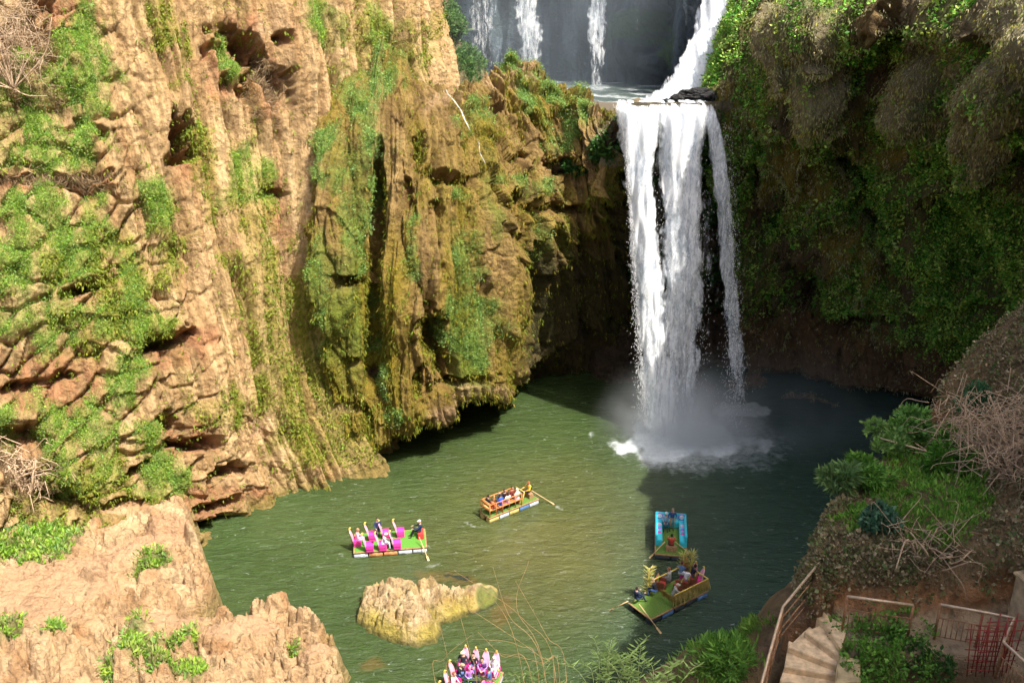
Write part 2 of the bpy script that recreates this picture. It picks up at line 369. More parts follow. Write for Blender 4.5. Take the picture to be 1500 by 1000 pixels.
grassM = np.clip(grassM * (0.5 + 1.5 * fbm(u * .55, v * .4, 3.2, 4) + 1.2 * fbm(u * 1.1, v * .14, 13.2, 3)), 0, 1)
mossM = np.clip(.45 + 1.5 * fbm(u * .5, v * .09, 12.2, 4) + .3 * sstep(300, 500, py) - .35 * blobs(px, py, [(600,190,90,80),(720,140,50,60),(800,230,100,60),(710,560,80,70)], .5), 0, 1)
tone = np.clip(0.5 + 1.4 * fbm(u * .9, v * .12, 1.2, 5, .6), 0, 1)
c = colmix(mix(col_(.17,.10,.03), col_(.42,.28,.10), tone[..., None]),
   (mossM * .88, (.27,.205,.012)), (sstep(.15,.5, fbm(u * .4, v * .06, 77, 4) + .14) * sstep(150, 380, py) * .85, (.14,.20,.018)),
   (np.clip(hollow, 0, 1) * .35, (.30,.16,.06)), (blobs(px, py, [(897,200,22,54)], .25) * .85, (.46,.39,.27)), (blobs(px, py, [(745,110,40,30),(875,160,20,22),(655,145,25,14),(700,590,60,22,-20)], .4) * .6, (.55,.36,.2)), (grassM * .85, (.17,.28,.045)))
dkm = sstep(735, 790, px) * sstep(325, 400, py) + sstep(895, 905, px) * sstep(240, 260, py)  # alcove's deep shadow painted into the rock colour, over the moss
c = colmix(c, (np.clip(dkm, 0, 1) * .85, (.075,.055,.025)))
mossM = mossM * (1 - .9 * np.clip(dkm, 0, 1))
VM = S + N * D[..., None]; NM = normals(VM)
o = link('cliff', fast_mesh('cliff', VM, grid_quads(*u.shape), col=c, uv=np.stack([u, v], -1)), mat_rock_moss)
tag(o, 'golden brown mossy rock buttress overhanging the pool left of the waterfall', kind='structure')
facing = np.clip(NM[..., 2] * 0.5 + 0.55, 0, 1)
inview = ((px > -60) & (px < 1560) & (py > -60) & (py < 1060)).astype(float)
cellA = np.linalg.norm(np.gradient(VM, axis=0), axis=-1) * np.linalg.norm(np.gradient(VM, axis=1), axis=-1)
scatter('weeds', VM, NM, grassM**1.8 * facing * inview * cellA, 17000, 9, 0.34, (.06,.18), [(.12,.27,.05),(.22,.38,.07),(.32,.46,.12),(.20,.36,.15)], mat_leaf, up=.5, width=.35, seed=13, label='light green leafy weeds growing on the mossy buttress')
scatter('hanging_moss', VM, NM, (mossM**2 + .12) * inview * cellA * (1 - .6 * hollow), 24000, 6, 0.3, (.08,.28), [(.17,.15,.018),(.27,.23,.02),(.17,.26,.025),(.32,.23,.04)], mat_leaf, up=-.5, droop=.8, width=.3, seed=14, label='golden olive moss hanging in strips from the buttress')

# ---------- alcove wall behind the fall ----------
A1 = [[(x, 69.8 + dy, 27.0 - zd), (x, 70.2 + dy, 26.2 - zd), (x, 71.5 + dy, 24.2 - zd * .5), (x, 75.5 + dy, 21), (x, 79 + dy, 15), (x, 81.5 + dy, 8), (x, 83 + dy, 4), (x, 81 + dy, 1.2), (x, 79.5 + dy, .3), (x, 78 + dy, -1.5)]
      for x, dy, zd in ((3, 5, 5), (6, 4, 5), (7.8, 2, 2), (9.0, 0, .1), (12, .2, 0), (14.5, .4, 0), (16.5, 1.2, 0), (18.5, 3, 0), (22, 4, 0), (28, 4, 0))]
S = surf(A1, 260, 360); u, v = arc(S); px, py = proj(S); N = normals(S)
D = 1.1 * fbm(u * .3, v * .3, 2.2, 5) + .7 * (1 - np.abs(noise(u * .7, v * .12, 4)) * 2) * sstep(22, 27, S[..., 2]) + .5 * fbm(u, v, 9, 4)
topm = sstep(24.8, 26.3, S[..., 2]); D *= (1 - .75 * topm)
D += .8 * blobs(px, py, [(885,200,22,60)], .2)
grassM = np.clip(1.8 * fbm(u * .35, v * .35, 41, 4) + .2, 0, 1) * sstep(4, 8, S[..., 2]) * (1 - topm)
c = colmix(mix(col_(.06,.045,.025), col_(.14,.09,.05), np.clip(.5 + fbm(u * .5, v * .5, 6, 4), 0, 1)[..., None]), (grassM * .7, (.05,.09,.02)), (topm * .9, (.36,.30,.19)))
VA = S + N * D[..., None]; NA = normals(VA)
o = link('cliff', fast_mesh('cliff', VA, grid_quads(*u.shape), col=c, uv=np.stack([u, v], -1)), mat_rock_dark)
tag(o, 'dark hollow rock wall behind the lower waterfall', kind='structure')
scatter('ferns', VA, NA, (grassM**1.3) * inview.max(), 5200, 12, .5, (.2,.5), [(.03,.09,.02),(.05,.15,.03),(.09,.17,.03)], mat_leaf, up=.1, width=.5, seed=23, label='dark green ferns in the hollow behind the waterfall')

# ---------- right cliff ----------
Rr = [  # unseen crest points of each track are shaped to set the pool's shadow edge
 [(34, 100, 66), (28, 95, 50), P(1100,0,104), P(1085,80,98), P(1075,130,92), P(1080,200,88), P(1090,300,88), P(1100,450,88), P(1105,530,88), P(1108,560,86), (22,86,-1.5)],
 [(31, 92, 66), (26, 84, 50), P(1080,0,79), P(1052,80,76), P(1040,132,74), P(1052,190,73.8), P(1080,300,78), P(1095,450,82), P(1100,520,82), P(1102,556,80), (21.2,78,-1.5)],
 [(41.0, 84, 66), (33.5, 78, 49), P(1125,0,72), P(1100,80,70.5), P(1100,140,70), P(1110,200,71), P(1130,300,75), P(1140,450,79.5), P(1145,530,80), P(1150,575,78.5), (24,76,-1.5)],
 [(43.0, 76, 66), (35.5, 71, 49), P(1200,0,66), P(1190,80,65.5), P(1190,150,66), P(1195,210,69), P(1210,320,72.5), P(1220,450,76.5), P(1230,530,77.5), P(1240,598,76), (29.5,73,-1.5)],
 [(49.0, 66, 66), (40.5, 63, 49), P(1290,0,60.5), P(1280,80,63), P(1280,150,66), P(1280,230,69.5), P(1290,330,71), P(1300,450,73), P(1310,540,75), P(1320,610,74), (33.5,70.5,-1.5)],
 [(51.0, 56, 66), (43.0, 54, 49), P(1380,0,55.5), P(1370,80,57), P(1365,170,59.5), P(1370,250,62.5), P(1370,330,66.5), P(1385,450,68), P(1395,550,71), P(1410,630,70), (38,66,-1.5)],
 [(50.0, 47, 66), (43.0, 46, 49), P(1490,0,49), P(1470,80,50), P(1460,170,53.5), P(1460,250,58), P(1465,330,62), P(1470,450,63), P(1480,560,66), P(1490,650,64), (42,60,-1.5)],
 [(46.0, 38, 66), (39.5, 38, 49), P(1640,0,41), P(1600,80,43), P(1580,170,46), P(1580,250,50), P(1585,330,54), P(1590,450,55), P(1600,560,58), P(1610,680,56), (45,50,-1.5)],
 [(41.0,28,66), (35.5,28,49), (29,29,34), (30,29,31), (32,30,27), (34,31,23), (36,32,19), (38,33,13), (40,34,7), (42,35,1.5), (44,36,-1.5)],
]
S = surf(Rr, 560, 620); u, v = arc(S); px, py = proj(S); N = normals(S)
lump = fbm(u * 0.15, v * 0.13, 25.4, 4); rough = fbm(u * 0.8, v * 0.6, 28.8, 5, 0.6)
D = 2.4 * lump + .8 * rough + .35 * (1 - np.abs(noise(u * 1.0, v * .15, 3)) * 2)
ph = v * 0.2 + 1.5 * fbm(u * .25, v * .12, 36.1, 3); st = ph - np.floor(ph)
D += sstep(-.1, .3, fbm(u * .15, v * .1, 22.3, 2)) * (1.5 * st**1.8 - 0.6)
hollow = blobs(px, py, [(1300,75,26,60,5),(1235,250,60,24,30),(1270,330,26,60,-10),(1395,305,30,26),(1300,330,26,18),(1215,345,22,14,20),(1100,290,16,60,5),(1180,430,40,50),(1130,330,26,26),(1330,190,20,26),(1110,240,12,34),
   (1260,480,60,26),(1440,270,40,10,-20),(1300,410,18,50,-10)], .6, 1/25., True)
lowh = blobs(px, py, [(1300,590,110,18,12),(1180,560,70,12,12),(1400,600,60,30)], .25)
cave = blobs(px, py, [(1302,90,16,44,5),(1240,250,36,12,30),(1270,335,16,36,-10),(1393,303,24,18),(1300,335,18,12),(1110,240,9,26,5),(1215,345,16,9,20),(1180,440,24,26),(1130,340,16,14),(1120,450,14,30),(1260,480,36,14),(1355,240,10,24),(1150,200,20,8,20),(1420,400,20,10,20),(1230,150,12,30)], .6, 1/18.)
D -= 2.2 * hollow + 2.2 * lowh + 3.6 * cave
bul = blobs(px, py, [(1470,150,48,110,22),(1195,90,44,90,0),(1150,60,34,50),(1345,140,30,50)], .12)
D += 1.9 * bul
tuf = blobs(px, py, [(1470,150,52,118,22),(1195,90,60,95,0),(1150,70,40,70),(1360,120,46,90),(1480,30,60,50)], .4)
grassM = np.clip(.36 + 1.7 * fbm(u * .25, v * .22, 45.2, 4) + .5 * blobs(px, py, [(1430,430,130,120),(1450,350,90,80),(1290,300,40,60),(1400,220,60,40)], .6) - lowh - .45 * tuf, 0, 1) * sstep(5, 8, S[..., 2] + 2 * rough)
brown = np.clip(sstep(9, 4.5, S[..., 2] + 2 * rough) + hollow * .5 + blobs(px, py, [(1270,40,40,40),(1300,140,30,40),(1090,90,40,60)], .5) * .6, 0, 1)
oliv = blobs(px, py, [(1090,150,50,80),(1180,250,110,60,30),(1240,330,60,60),(1260,420,40,90,-15),(1290,230,50,60)], .5)
tone = np.clip(0.5 + 1.3 * fbm(u * .8, v * .3, 1.2, 5, .6), 0, 1)
c = colmix(mix(col_(.10,.075,.035), col_(.22,.16,.08), tone[..., None]), (np.clip(oliv * .9 + .5 * sstep(.1,.5,fbm(u*.3,v*.12,66,4)), 0, 1) * .85, (.33,.25,.035)), (brown * .8, (.22,.12,.055)), (tuf * .8, (.36,.31,.18)), (grassM * .75, (.08,.19,.025)))
VR = S + N * D[..., None]; NR = normals(VR)
o = link('cliff', fast_mesh('cliff', VR, grid_quads(*u.shape), col=c, uv=np.stack([u, v], -1)), mat_rock_dark)
tag(o, 'shaded overgrown rock cliff on the right of the waterfall', kind='structure')
inview = ((px > 1000) & (px < 1560) & (py > -60) & (py < 1060)).astype(float)
cellA = np.linalg.norm(np.gradient(VR, axis=0), axis=-1) * np.linalg.norm(np.gradient(VR, axis=1), axis=-1)
lower = sstep(330, 420, py) * sstep(1250, 1350, px)
scatter('ivy', VR, NR, grassM**1.6 * inview * cellA * (1 - .7 * hollow) * (1 - cave), 20000, 12, 0.5, (.09,.30), [(.05,.18,.02),(.12,.38,.04),(.34,.62,.09),(.50,.66,.16),(.26,.33,.04),(.09,.28,.05)], mat_leaf, up=-.1, width=.6, seed=33, label='dark green ivy covering the shaded right cliff')
scatter('hanging_moss', VR, NR, (tuf + .12 + .6 * oliv) * inview * cellA * (1 - .5 * hollow - lowh * .5).clip(0, 1), 26000, 7, 0.35, (.07,.22), [(.22,.18,.08),(.40,.34,.19),(.50,.44,.26),(.28,.36,.09),(.36,.32,.06)], mat_leaf, up=-.6, droop=.7, width=.4, seed=34, label='grey brown hanging plants and moss on the right cliff')
# ---------- upper gorge wall ----------
U1 = [[P(a, -520, y0 + 6), P(a, -200, y0 + 4), P(a, 0, y0 + 1), P(a, 90, y0), (P(a, 140, y0)[0], y0, 24.5)]
      for a, y0 in ((480, 112), (600, 110), (700, 108), (790, 106), (870, 104), (930, 99), (985, 92), (1030, 88), (1090, 88), (1180, 92))]
S = surf(U1, 420, 300); u, v = arc(S); px, py = proj(S); N = normals(S)
D = 2.2 * fbm(u * .18, v * .12, 2, 5) + .9 * (1 - np.abs(noise(u * .5, v * .05, 3)) * 2) - 3 * blobs(px, py, [(960,40,22,60,10),(960,110,20,30,20)], .3) + 1.0 * blobs(px, py, [(920,60,20,40)], .3)
gm = np.clip(blobs(px, py, [(910,50,40,26),(950,30,24,24),(980,70,14,40)], .6), 0, 1)
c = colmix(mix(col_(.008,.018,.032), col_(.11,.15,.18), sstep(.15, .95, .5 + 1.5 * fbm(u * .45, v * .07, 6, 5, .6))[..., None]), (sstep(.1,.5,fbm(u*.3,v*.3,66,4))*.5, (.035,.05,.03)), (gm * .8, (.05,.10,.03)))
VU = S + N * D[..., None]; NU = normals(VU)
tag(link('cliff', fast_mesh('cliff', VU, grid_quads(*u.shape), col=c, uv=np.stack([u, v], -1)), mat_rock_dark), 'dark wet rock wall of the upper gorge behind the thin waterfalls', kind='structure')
# green rock spur between the left cliff and the upper falls
K1 = [[P(600,-120,96), P(600,-10,95), P(610,20,95), P(620,60,95), P(640,110,94), P(650,150,94)],
      [P(625,-160,90), P(628,0,88), P(640,22,87), P(648,60,87), P(655,100,86), P(660,150,85)],
      [P(650,-160,91), P(648,0,89), P(662,26,87), P(660,62,87), P(680,100,86), P(690,150,85)],
      [P(655,-160,95), P(658,4,93), P(680,38,91), P(668,62,91), P(700,90,90), P(722,150,88)],
      [P(645,-160,104), P(650,12,102), P(676,44,101), P(660,66,101), P(700,110,99), P(740,150,95)]]
S = surf(K1, 160, 160); u, v = arc(S); px, py = proj(S); N = normals(S)
D = 1.0 * fbm(u * .3, v * .3, 2, 5) + .3 * fbm(u, v, 5, 4)
gm = np.clip(.2 + 1.6 * fbm(u * .35, v * .35, 8, 4) + .6 * blobs(px, py, [(655,25,22,22),(690,85,26,20)], .4), 0, 1)
c = colmix(mix(col_(.14,.11,.06), col_(.3,.23,.13), np.clip(.5 + fbm(u, v, 6, 4), 0, 1)[..., None]), (gm * .8, (.08,.13,.03)))
VK = S + N * D[..., None]; NK = normals(VK)
tag(link('cliff', fast_mesh('cliff', VK, grid_quads(*u.shape), col=c, uv=np.stack([u, v], -1)), mat_rock_moss), 'green topped rock spur beside the upper falls', kind='structure')
scatter('weeds', VK, NK, gm, 1300, 8, .4, (.15,.4), [(.05,.12,.04),(.10,.2,.05),(.15,.25,.08)], mat_leaf, up=.4, seed=43, label='leafy weeds on the rock spur beside the upper falls')

# ---------- pool ----------
def water_mat():
    t = NT('water')
    col = t.n('ShaderNodeVertexColor', layer_name='col').outputs[0]
    foam = t.n('ShaderNodeAttribute', attribute_name='foam').outputs['Fac']
    ob = t.n('ShaderNodeTexCoord').outputs['Object']
    rot = t.n('ShaderNodeMapping', {'Vector': ob, 'Rotation': (0, 0, R_(-28)), 'Scale': (.75, 1.9, 1)}).outputs[0]
    w1 = t.noise(rot, 1.0, 4, .6, .6); w2 = t.noise(rot, 3.6, 4, .65, .4); w3 = t.noise(ob, .12, 3, .5)
    h = t.math('ADD', t.math('MULTIPLY', w1, 1.0), t.math('MULTIPLY', w2, .42))
    b = t.n('ShaderNodeBump', {'Height': h, 'Strength': .75, 'Distance': .42}).outputs[0]
    c = t.mixc(1.0, col, t.ramp(t.math('ADD', t.math('MULTIPLY', w1, .6), t.math('MULTIPLY', w3, .4)), [(.35, .72), (.62, 1.0)]), 'MULTIPLY')
    # small wind crests
    cr = t.noise(rot, 2.3, 5, .68, .8)
    crest = t.math('MULTIPLY', t.math('SUBTRACT', cr, .62, True), 8.0, True)
    f1 = t.noise(ob, 1.6, 7, .72, .5)
    fo = t.math('MULTIPLY', t.math('SUBTRACT', t.math('ADD', t.math('MULTIPLY', foam, .9), f1), .72), 1.3, True)
    fo = t.math('MULTIPLY', fo, t.math('MULTIPLY', foam, 2.0, True))
    ff = t.math('MAXIMUM', fo, t.math('MULTIPLY', crest, .3))
    cc = t.mixc(ff, c, (.82, .88, .9))
    p = t.n('ShaderNodeBsdfPrincipled', {'Base Color': cc, 'Roughness': t.math('ADD', t.math('MULTIPLY', ff, .5), .13), 'Normal': b, 'IOR': 1.33})
    return t.finish(p.outputs[0])
X, Y = np.meshgrid(np.linspace(-45, 62, 430), np.linspace(14, 92, 320), indexing='ij')
Vw = np.stack([X, Y, np.zeros_like(X)], -1); px, py = proj(Vw)
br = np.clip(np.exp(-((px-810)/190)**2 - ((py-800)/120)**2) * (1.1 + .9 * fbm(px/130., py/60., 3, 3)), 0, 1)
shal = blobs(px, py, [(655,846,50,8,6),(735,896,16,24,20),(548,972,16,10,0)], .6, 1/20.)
dk = sstep(820, 1150, px + (py - 700) * .25)  # painted shade: pool colour shifts to dark teal on the shaded right
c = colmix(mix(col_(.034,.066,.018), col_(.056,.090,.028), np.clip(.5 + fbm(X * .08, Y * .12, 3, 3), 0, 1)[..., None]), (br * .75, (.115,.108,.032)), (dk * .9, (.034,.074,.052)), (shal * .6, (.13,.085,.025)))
foam = np.clip(.95 * blobs(px, py, [(980,645,62,16),(1010,630,40,14)], .5) + .5 * blobs(px, py, [(990,652,75,20)], .7) + .45 * blobs(px, py, [(992,645,82,22),(1090,600,50,9),(1040,650,70,14)], .7) + .25 * blobs(px, py, [(1060,650,130,60)], .3), 0, 1)
wk = blobs(px, py, [(632,828,16,3,-10),(818,743,10,2.5,20),(500,812,10,3),(690,768,12,3,20),(950,820,7,2),(1020,818,7,2),(975,936,10,3,20),(886,897,8,3)], .4, 1/10.)
foam = np.clip(foam + .4 * wk + .35 * np.exp(-((px-990)/110)**2 - ((py-650)/36)**2) + .10 * np.exp(-((px-990)/200)**2 - ((py-655)/55)**2), 0, 1)
Vw[..., 2] += .06 * fbm(X * .5, Y * .9, 1, 3) + .25 * foam * fbm(X * .7, Y * .7, 5, 3)
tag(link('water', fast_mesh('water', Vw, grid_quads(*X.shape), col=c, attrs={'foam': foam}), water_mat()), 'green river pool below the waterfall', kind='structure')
tag(link('river_bed', fast_mesh('river_bed', [(-400,-300,-1.6),(400,-300,-1.6),(400,500,-1.6),(-400,500,-1.6)], [(0,1,2,3)]), plain('mud', (.12,.09,.05))), kind='structure')
Xl, Yl = np.meshgrid(np.linspace(0, 1, 80), np.linspace(70.2, 106, 60), indexing='ij')
Xl = mix(np.interp(Yl, [70, 76, 84, 106], [9.2, 9.5, 2, -8]), np.interp(Yl, [70, 80, 106], [15.5, 19, 26]), Xl)
Vl = np.stack([Xl, Yl, 26.35 + .15 * fbm(Xl * .8, Yl * .8, 2, 3)], -1)
tag(link('water', fast_mesh('water', Vl, grid_quads(*Xl.shape), col=np.broadcast_to(col_(.09,.12,.11), Vl.shape), attrs={'foam': np.clip(.3 + fbm(Xl*.3, Yl*.3, 1, 3), 0, 1) * sstep(71, 74, Yl)}), bpy.data.materials['water']), 'foaming ledge pool above the lower waterfall', kind='structure')

# ---------- waterfalls ----------
def fall_mat():
    t = NT('falling water')
    uv = t.n('ShaderNodeTexCoord').outputs['UV']
    dens = t.n('ShaderNodeAttribute', attribute_name='dens').outputs['Fac']
    n1 = t.noise(t.mapping(uv, (2.6, .26, 1)), 1.0, 6, .62, .5)
    n2 = t.noise(t.mapping(uv, (4.6, 1.7, 1)), 1.0, 6, .7, .8)
    n3 = t.noise(t.mapping(uv, (.9, .35, 1)), 1.0, 4, .6, .8)
    n = t.math('ADD', t.math('ADD', t.math('MULTIPLY', n1, .42), t.math('MULTIPLY', n2, .34)), t.math('MULTIPLY', n3, .24))
    a = t.math('MULTIPLY', t.math('SUBTRACT', t.math('ADD', n, dens), 1.0), 5.5, True)
    cc = t.ramp(n, [(.34, (.50, .60, .72)), (.54, (.93, .95, .97))])
    d = t.n('ShaderNodeBsdfDiffuse', {'Color': cc}).outputs[0]; tr = t.n('ShaderNodeBsdfTranslucent', {'Color': cc}).outputs[0]
    w = t.n('ShaderNodeMixShader', {0: .3, 1: d, 2: tr}).outputs[0]
    m = t.n('ShaderNodeMixShader', {0: a, 1: t.n('ShaderNodeBsdfTransparent').outputs[0], 2: w})
    return t.finish(m.outputs[0])
mat_fall = fall_mat()
def curtain(rows, nu=90, nv=260, layers=3, dens=.62, seed=0, bulge=.35, edge=.24, gap=.35):
    """rows: (py, px_left, px_right, Y, density) -> layered sheets"""
    Vs = []; Qs = []; Us = []; Ds = []; o = 0
    R = catmull(np.array(rows, float), nv)
    for k in range(layers):
        s = np.linspace(0, 1, nu)[:, None]
        pyy = R[:, 0][None] + 0 * s; pxx = R[:, 1][None] + (R[:, 2] - R[:, 1])[None] * s
        Yy = R[:, 3][None] + 0 * s
        a = (pxx - 750) / F; b = (500 - pyy) / F; dy = cp + b * sp; dz = -sp + b * cp; t = Yy / dy
        x = a * t; z = CAMZ + dz * t
        h = z.max() - z
        off = bulge * np.sin(s * math.pi) + .5 * noise(x * 1.2, z * .12, k * 3 + seed) + .25 * noise(x * 2.5, z * .5, k * 5 + seed) * np.clip(h / 8, 0, 1)
        V = np.stack([x + .1 * noise(z * .5, k, seed) + .15 * noise(x * 1.5, z * .4, 9 + seed + k) * np.clip(h / 10, 0, 1), Yy - off - k * gap + .3, z - .22 * np.abs(noise(x * 1.1, 3, seed)) * sstep(2, 0, h)], -1)
        rg = .5 * noise(z * .55, s * 3, seed + k) + .35 * noise(z * 1.7, s * 6, seed + 3 + k); e = np.minimum(s, 1 - s) / edge + rg * np.clip(h / 6, .15, 1.3)
        dn = R[:, 4][None] * (1 - .04 * k) * dens / .62
        top_ = sstep(1.6, 0, h) * (.10 + .55 * np.abs(noise(x * 1.3, 0 * z, seed)))
        dd = dn - top_ * .5 - .42 * (1 - np.clip(e, 0, 1))**1.2
        Vs.append(V.reshape(-1, 3)); Qs.append(grid_quads(nu, nv) + o); o += nu * nv
        Us.append(np.stack([x + k * 7 + seed, z + k * 3], -1).reshape(-1, 2)); Ds.append(dd.ravel())
    return fast_mesh('waterfall', np.concatenate(Vs), np.concatenate(Qs), uv=np.concatenate(Us), attrs={'dens': np.concatenate(Ds)})
wf = bpy.data.objects.new('waterfall', None); C.objects.link(wf); wf.location = (13.5, 68.5, 0)
tag(wf, 'broad white main waterfall plunging from the ledge into the pool', 'waterfall')
def wpart(name, rows, parent=None, label=None, **k):
    o = link(name, curtain(rows, **k), mat_fall)
    if parent is not None:
        o.parent = parent; o.matrix_parent_inverse = Matrix.Translation(-Vector(parent.location))
        if label: o['label'] = label
    return o
wpart('water_curtain', [(146,889,985,71.5,.70),(156,891,982,70.2,.78),(175,899,974,69.7,.82),(250,910,961,69.5,.76),(330,917,965,69.3,.75),(400,924,974,69.1,.73),(500,930,984,68.8,.70),(580,936,1000,68.5,.72),(635,942,1012,68.2,.66),(652,945,1016,68,.64)], wf, seed=1, bulge=.5)
wpart('water_curtain', [(146,945,1050,71.5,.70),(156,948,1047,70.2,.78),(175,954,1042,69.7,.80),(250,962,1034,69.5,.72),(330,963,1034,69.3,.69),(400,962,1036,69.1,.66),(500,962,1033,68.8,.62),(560,963,1030,68.6,.59),(620,966,1026,68.3,.56),(650,968,1024,68,.54)], wf, seed=20, bulge=.5)
wpart('water_veil', [(156,900,1050,70.8,.50),(250,908,1062,70.6,.50),(400,918,1080,70.4,.48),(560,932,1050,70.2,.44),(640,935,1030,70,.45)], wf, seed=31, layers=2)
wpart('water_strand', [(152,1018,1046,71,.66),(170,1026,1054,70,.70),(210,1035,1063,69.8,.68),(300,1044,1074,69.6,.62),(400,1052,1082,69.5,.60),(500,1061,1090,69.4,.60),(560,1070,1095,69.3,.54),(600,1075,1096,69.2,.46)], wf, seed=40, nu=30, label='thin strand falling apart at the right edge of the main fall')
tag(wpart('upper_waterfall', [(-150,1045,1105,84,.74),(0,1022,1074,82,.74),(50,1010,1060,80.5,.73),(90,990,1050,79,.74),(120,968,1047,78,.74),(138,948,1044,77.4,.74),(152,928,1042,77,.72)], seed=50, bulge=.9, gap=.3), 'wide white upper waterfall fanning out behind the ledge', 'waterfall')
for a, b_, lab, sd, rows in ((0,0,'faint wide thin waterfall, leftmost on the upper wall',60,[(-150,655,725,103,.50),(0,672,738,102,.51),(60,675,746,101,.50),(115,672,752,100,.49)]),
     (0,0,'bright narrow waterfall right above the grassy knoll on the upper wall',70,[(-150,742,788,102,.57),(0,748,797,101,.58),(60,750,803,100,.56),(110,745,808,99,.53)]),
     (0,0,'very faint veil of water on the upper wall, nearest the big upper waterfall',90,[(-150,915,950,96,.46),(0,918,952,96,.46),(60,922,956,95,.45),(140,925,962,94,.43)]),
     (0,0,'narrow waterfall right of the grassy knoll, with a side splash',80,[(-150,856,892,101,.58),(0,856,894,100,.60),(50,856,892,99,.58),(90,858,888,98,.55),(160,862,882,97,.5)])):
    o = tag(wpart('thin_waterfall', rows, seed=sd, nu=36, edge=.3), lab, 'waterfall', 'thin waterfalls on the upper wall')
g = np.random.default_rng(77); n = 5200
ft = g.random(n)**.7; pk = g.random(n); zs = 25.8 - 25 * ft
xs = np.where(pk < .35, mix(8.5, 11.4, ft) - np.abs(g.normal(size=n)) * .35 * (.2 + ft), np.where(pk < .7, mix(16.0, 18.6, ft**.7) + g.normal(size=n) * .45 * (.3 + ft), mix(9, 11.5, ft) + g.random(n) * mix(6.5, 5, ft)))
ys = 68.3 + g.normal(size=n) * .5 - .6 * ft
c0 = np.stack([xs, ys, zs], -1); sz = g.uniform(.012, .032, (n, 1)) * (1 + .8 * ft[:, None]); a1 = np.array([1, 0, 0]) * sz * .6; a2 = np.stack([g.normal(size=n) * .15, g.normal(size=n) * .1, np.ones(n)], -1) * sz * 1.8
Vs = np.stack([c0 - a2, c0 + a1, c0 + a2, c0 - a1], 1)
tag(link('spray', fast_mesh('spray', Vs, np.arange(n * 4).reshape(-1, 4), col=np.full((n, 4, 3), .9), smooth=False), mat_leaf), 'white water drops thrown off the sides of the main waterfall', kind='stuff')
# small stream running down the buttress
def on_surface(V, N, pts, off=.12):
    px, py = proj(V); y = V[..., 1]; out = []
    for a, b in pts:
        d = (px - a)**2 + (py - b)**2; m = d < 30
        if not m.any(): m = d <= d.min() + 1
        i = np.argmin(np.where(m, y, 1e9)); f = V.reshape(-1, 3)[i] + N.reshape(-1, 3)[i] * off; out.append(f)
    return np.array(out)
def stream(pts, wd, seed, nu=10):
    path = on_surface(VM, NM, catmull(np.array(pts, float), 26)); path[:, 1] -= .15
    for _ in range(3): path[1:-1] = (path[:-2] + 2 * path[1:-1] + path[2:]) / 4
    path = catmull(path, 90); s = np.linspace(-1, 1, nu)
    Wd = np.linspace(wd[0], wd[1], 90)
    V = path[None] + s[:, None, None] * Wd[None, :, None] * np.array([.95, .25, 0]); V[..., 1] -= .2 * (1 - s[:, None]**2)
    u = s[:, None] * wd[0] + 0 * path[None, :, 0] + seed; vv = path[None, :, 2] + 0 * u
    return fast_mesh('stream', V, grid_quads(nu, 90), uv=np.stack([u, vv], -1), attrs={'dens': .62 - .3 * np.abs(s[:, None]) + 0 * u})
tag(link('stream', stream([(655,128),(668,150),(684,178),(700,205),(710,240)], (.17, .07), 3), mat_fall), 'thin white stream sliding down the brown buttress', 'stream')

# ---------- mist ----------
def mist(name, loc, scl, dens, label, col=(.92,.96,1), power=2.4, k=.7):
    t = NT(name); ob = t.n('ShaderNodeTexCoord').outputs['Object']
    L = t.n('ShaderNodeVectorMath', {0: ob}, operation='LENGTH').outputs['Value']
    f = t.math('POWER', t.math('SUBTRACT', 1.0, L, True), power)
    n = t.n('ShaderNodeTexNoise', {'Vector': t.mapping(ob, (1, 1, 1)), 'Scale': 2.2, 'Detail': 3}).outputs['Fac']
    d = t.math('MULTIPLY', t.math('MULTIPLY', f, t.math('MULTIPLY', t.math('SUBTRACT', n, .32, True), 4.0)), dens)
    v = t.n('ShaderNodeVolumePrincipled', {'Color': (*col, 1), 'Density': d, 'Anisotropy': .2})
    m = t.finish(None, v.outputs[0])
    import bmesh
    bm = bmesh.new(); bmesh.ops.create_icosphere(bm, subdivisions=3, radius=1)
    me = bpy.data.meshes.new(name); bm.to_mesh(me); bm.free()
    o = link(name, me, m, loc=loc); o.scale = scl
    tag(o, label, kind='stuff'); return o
mist('mist', (14.2, 66.8, 1.0), (8.5, 6.5, 7.5), 1.3, 'white spray rising where the main waterfall hits the pool')
mist('mist', (22, 66, 1.5), (12, 9, 8), .05, 'thin bluish mist drifting right across the shaded pool', (.8,.9,1), 1.2)
mist('mist', (6, 92, 34), (20, 13, 20), .022, 'blue grey mist filling the upper gorge', (.75,.87,1), .8)

# ---------- height field rocks ----------
def poly_sd(X, Y, poly):
    poly = np.asarray(poly, float); x, y = X.ravel(), Y.ravel(); d = np.full(x.shape, 1e9); ins = np.zeros(x.shape, bool)
    for (x0, y0), (x1, y1) in zip(poly, np.roll(poly, -1, 0)):
        ex, ey = x1 - x0, y1 - y0; t = np.clip(((x - x0) * ex + (y - y0) * ey) / (ex * ex + ey * ey + 1e-9), 0, 1)
        d = np.minimum(d, np.hypot(x - x0 - t * ex, y - y0 - t * ey))
        with np.errstate(divide='ignore', invalid='ignore'):
            ins ^= ((y0 > y) != (y1 > y)) & (x < (x1 - x0) * (y - y0) / (y1 - y0 + 1e-12) + x0)
    return (np.where(ins, d, -d)).reshape(X.shape)
def wpoly(pts, z): return [W(a, b, z)[:2] for a, b in pts]
X, Y = np.meshgrid(np.linspace(-52, -5, 620), np.linspace(20, 62, 560), indexing='ij')
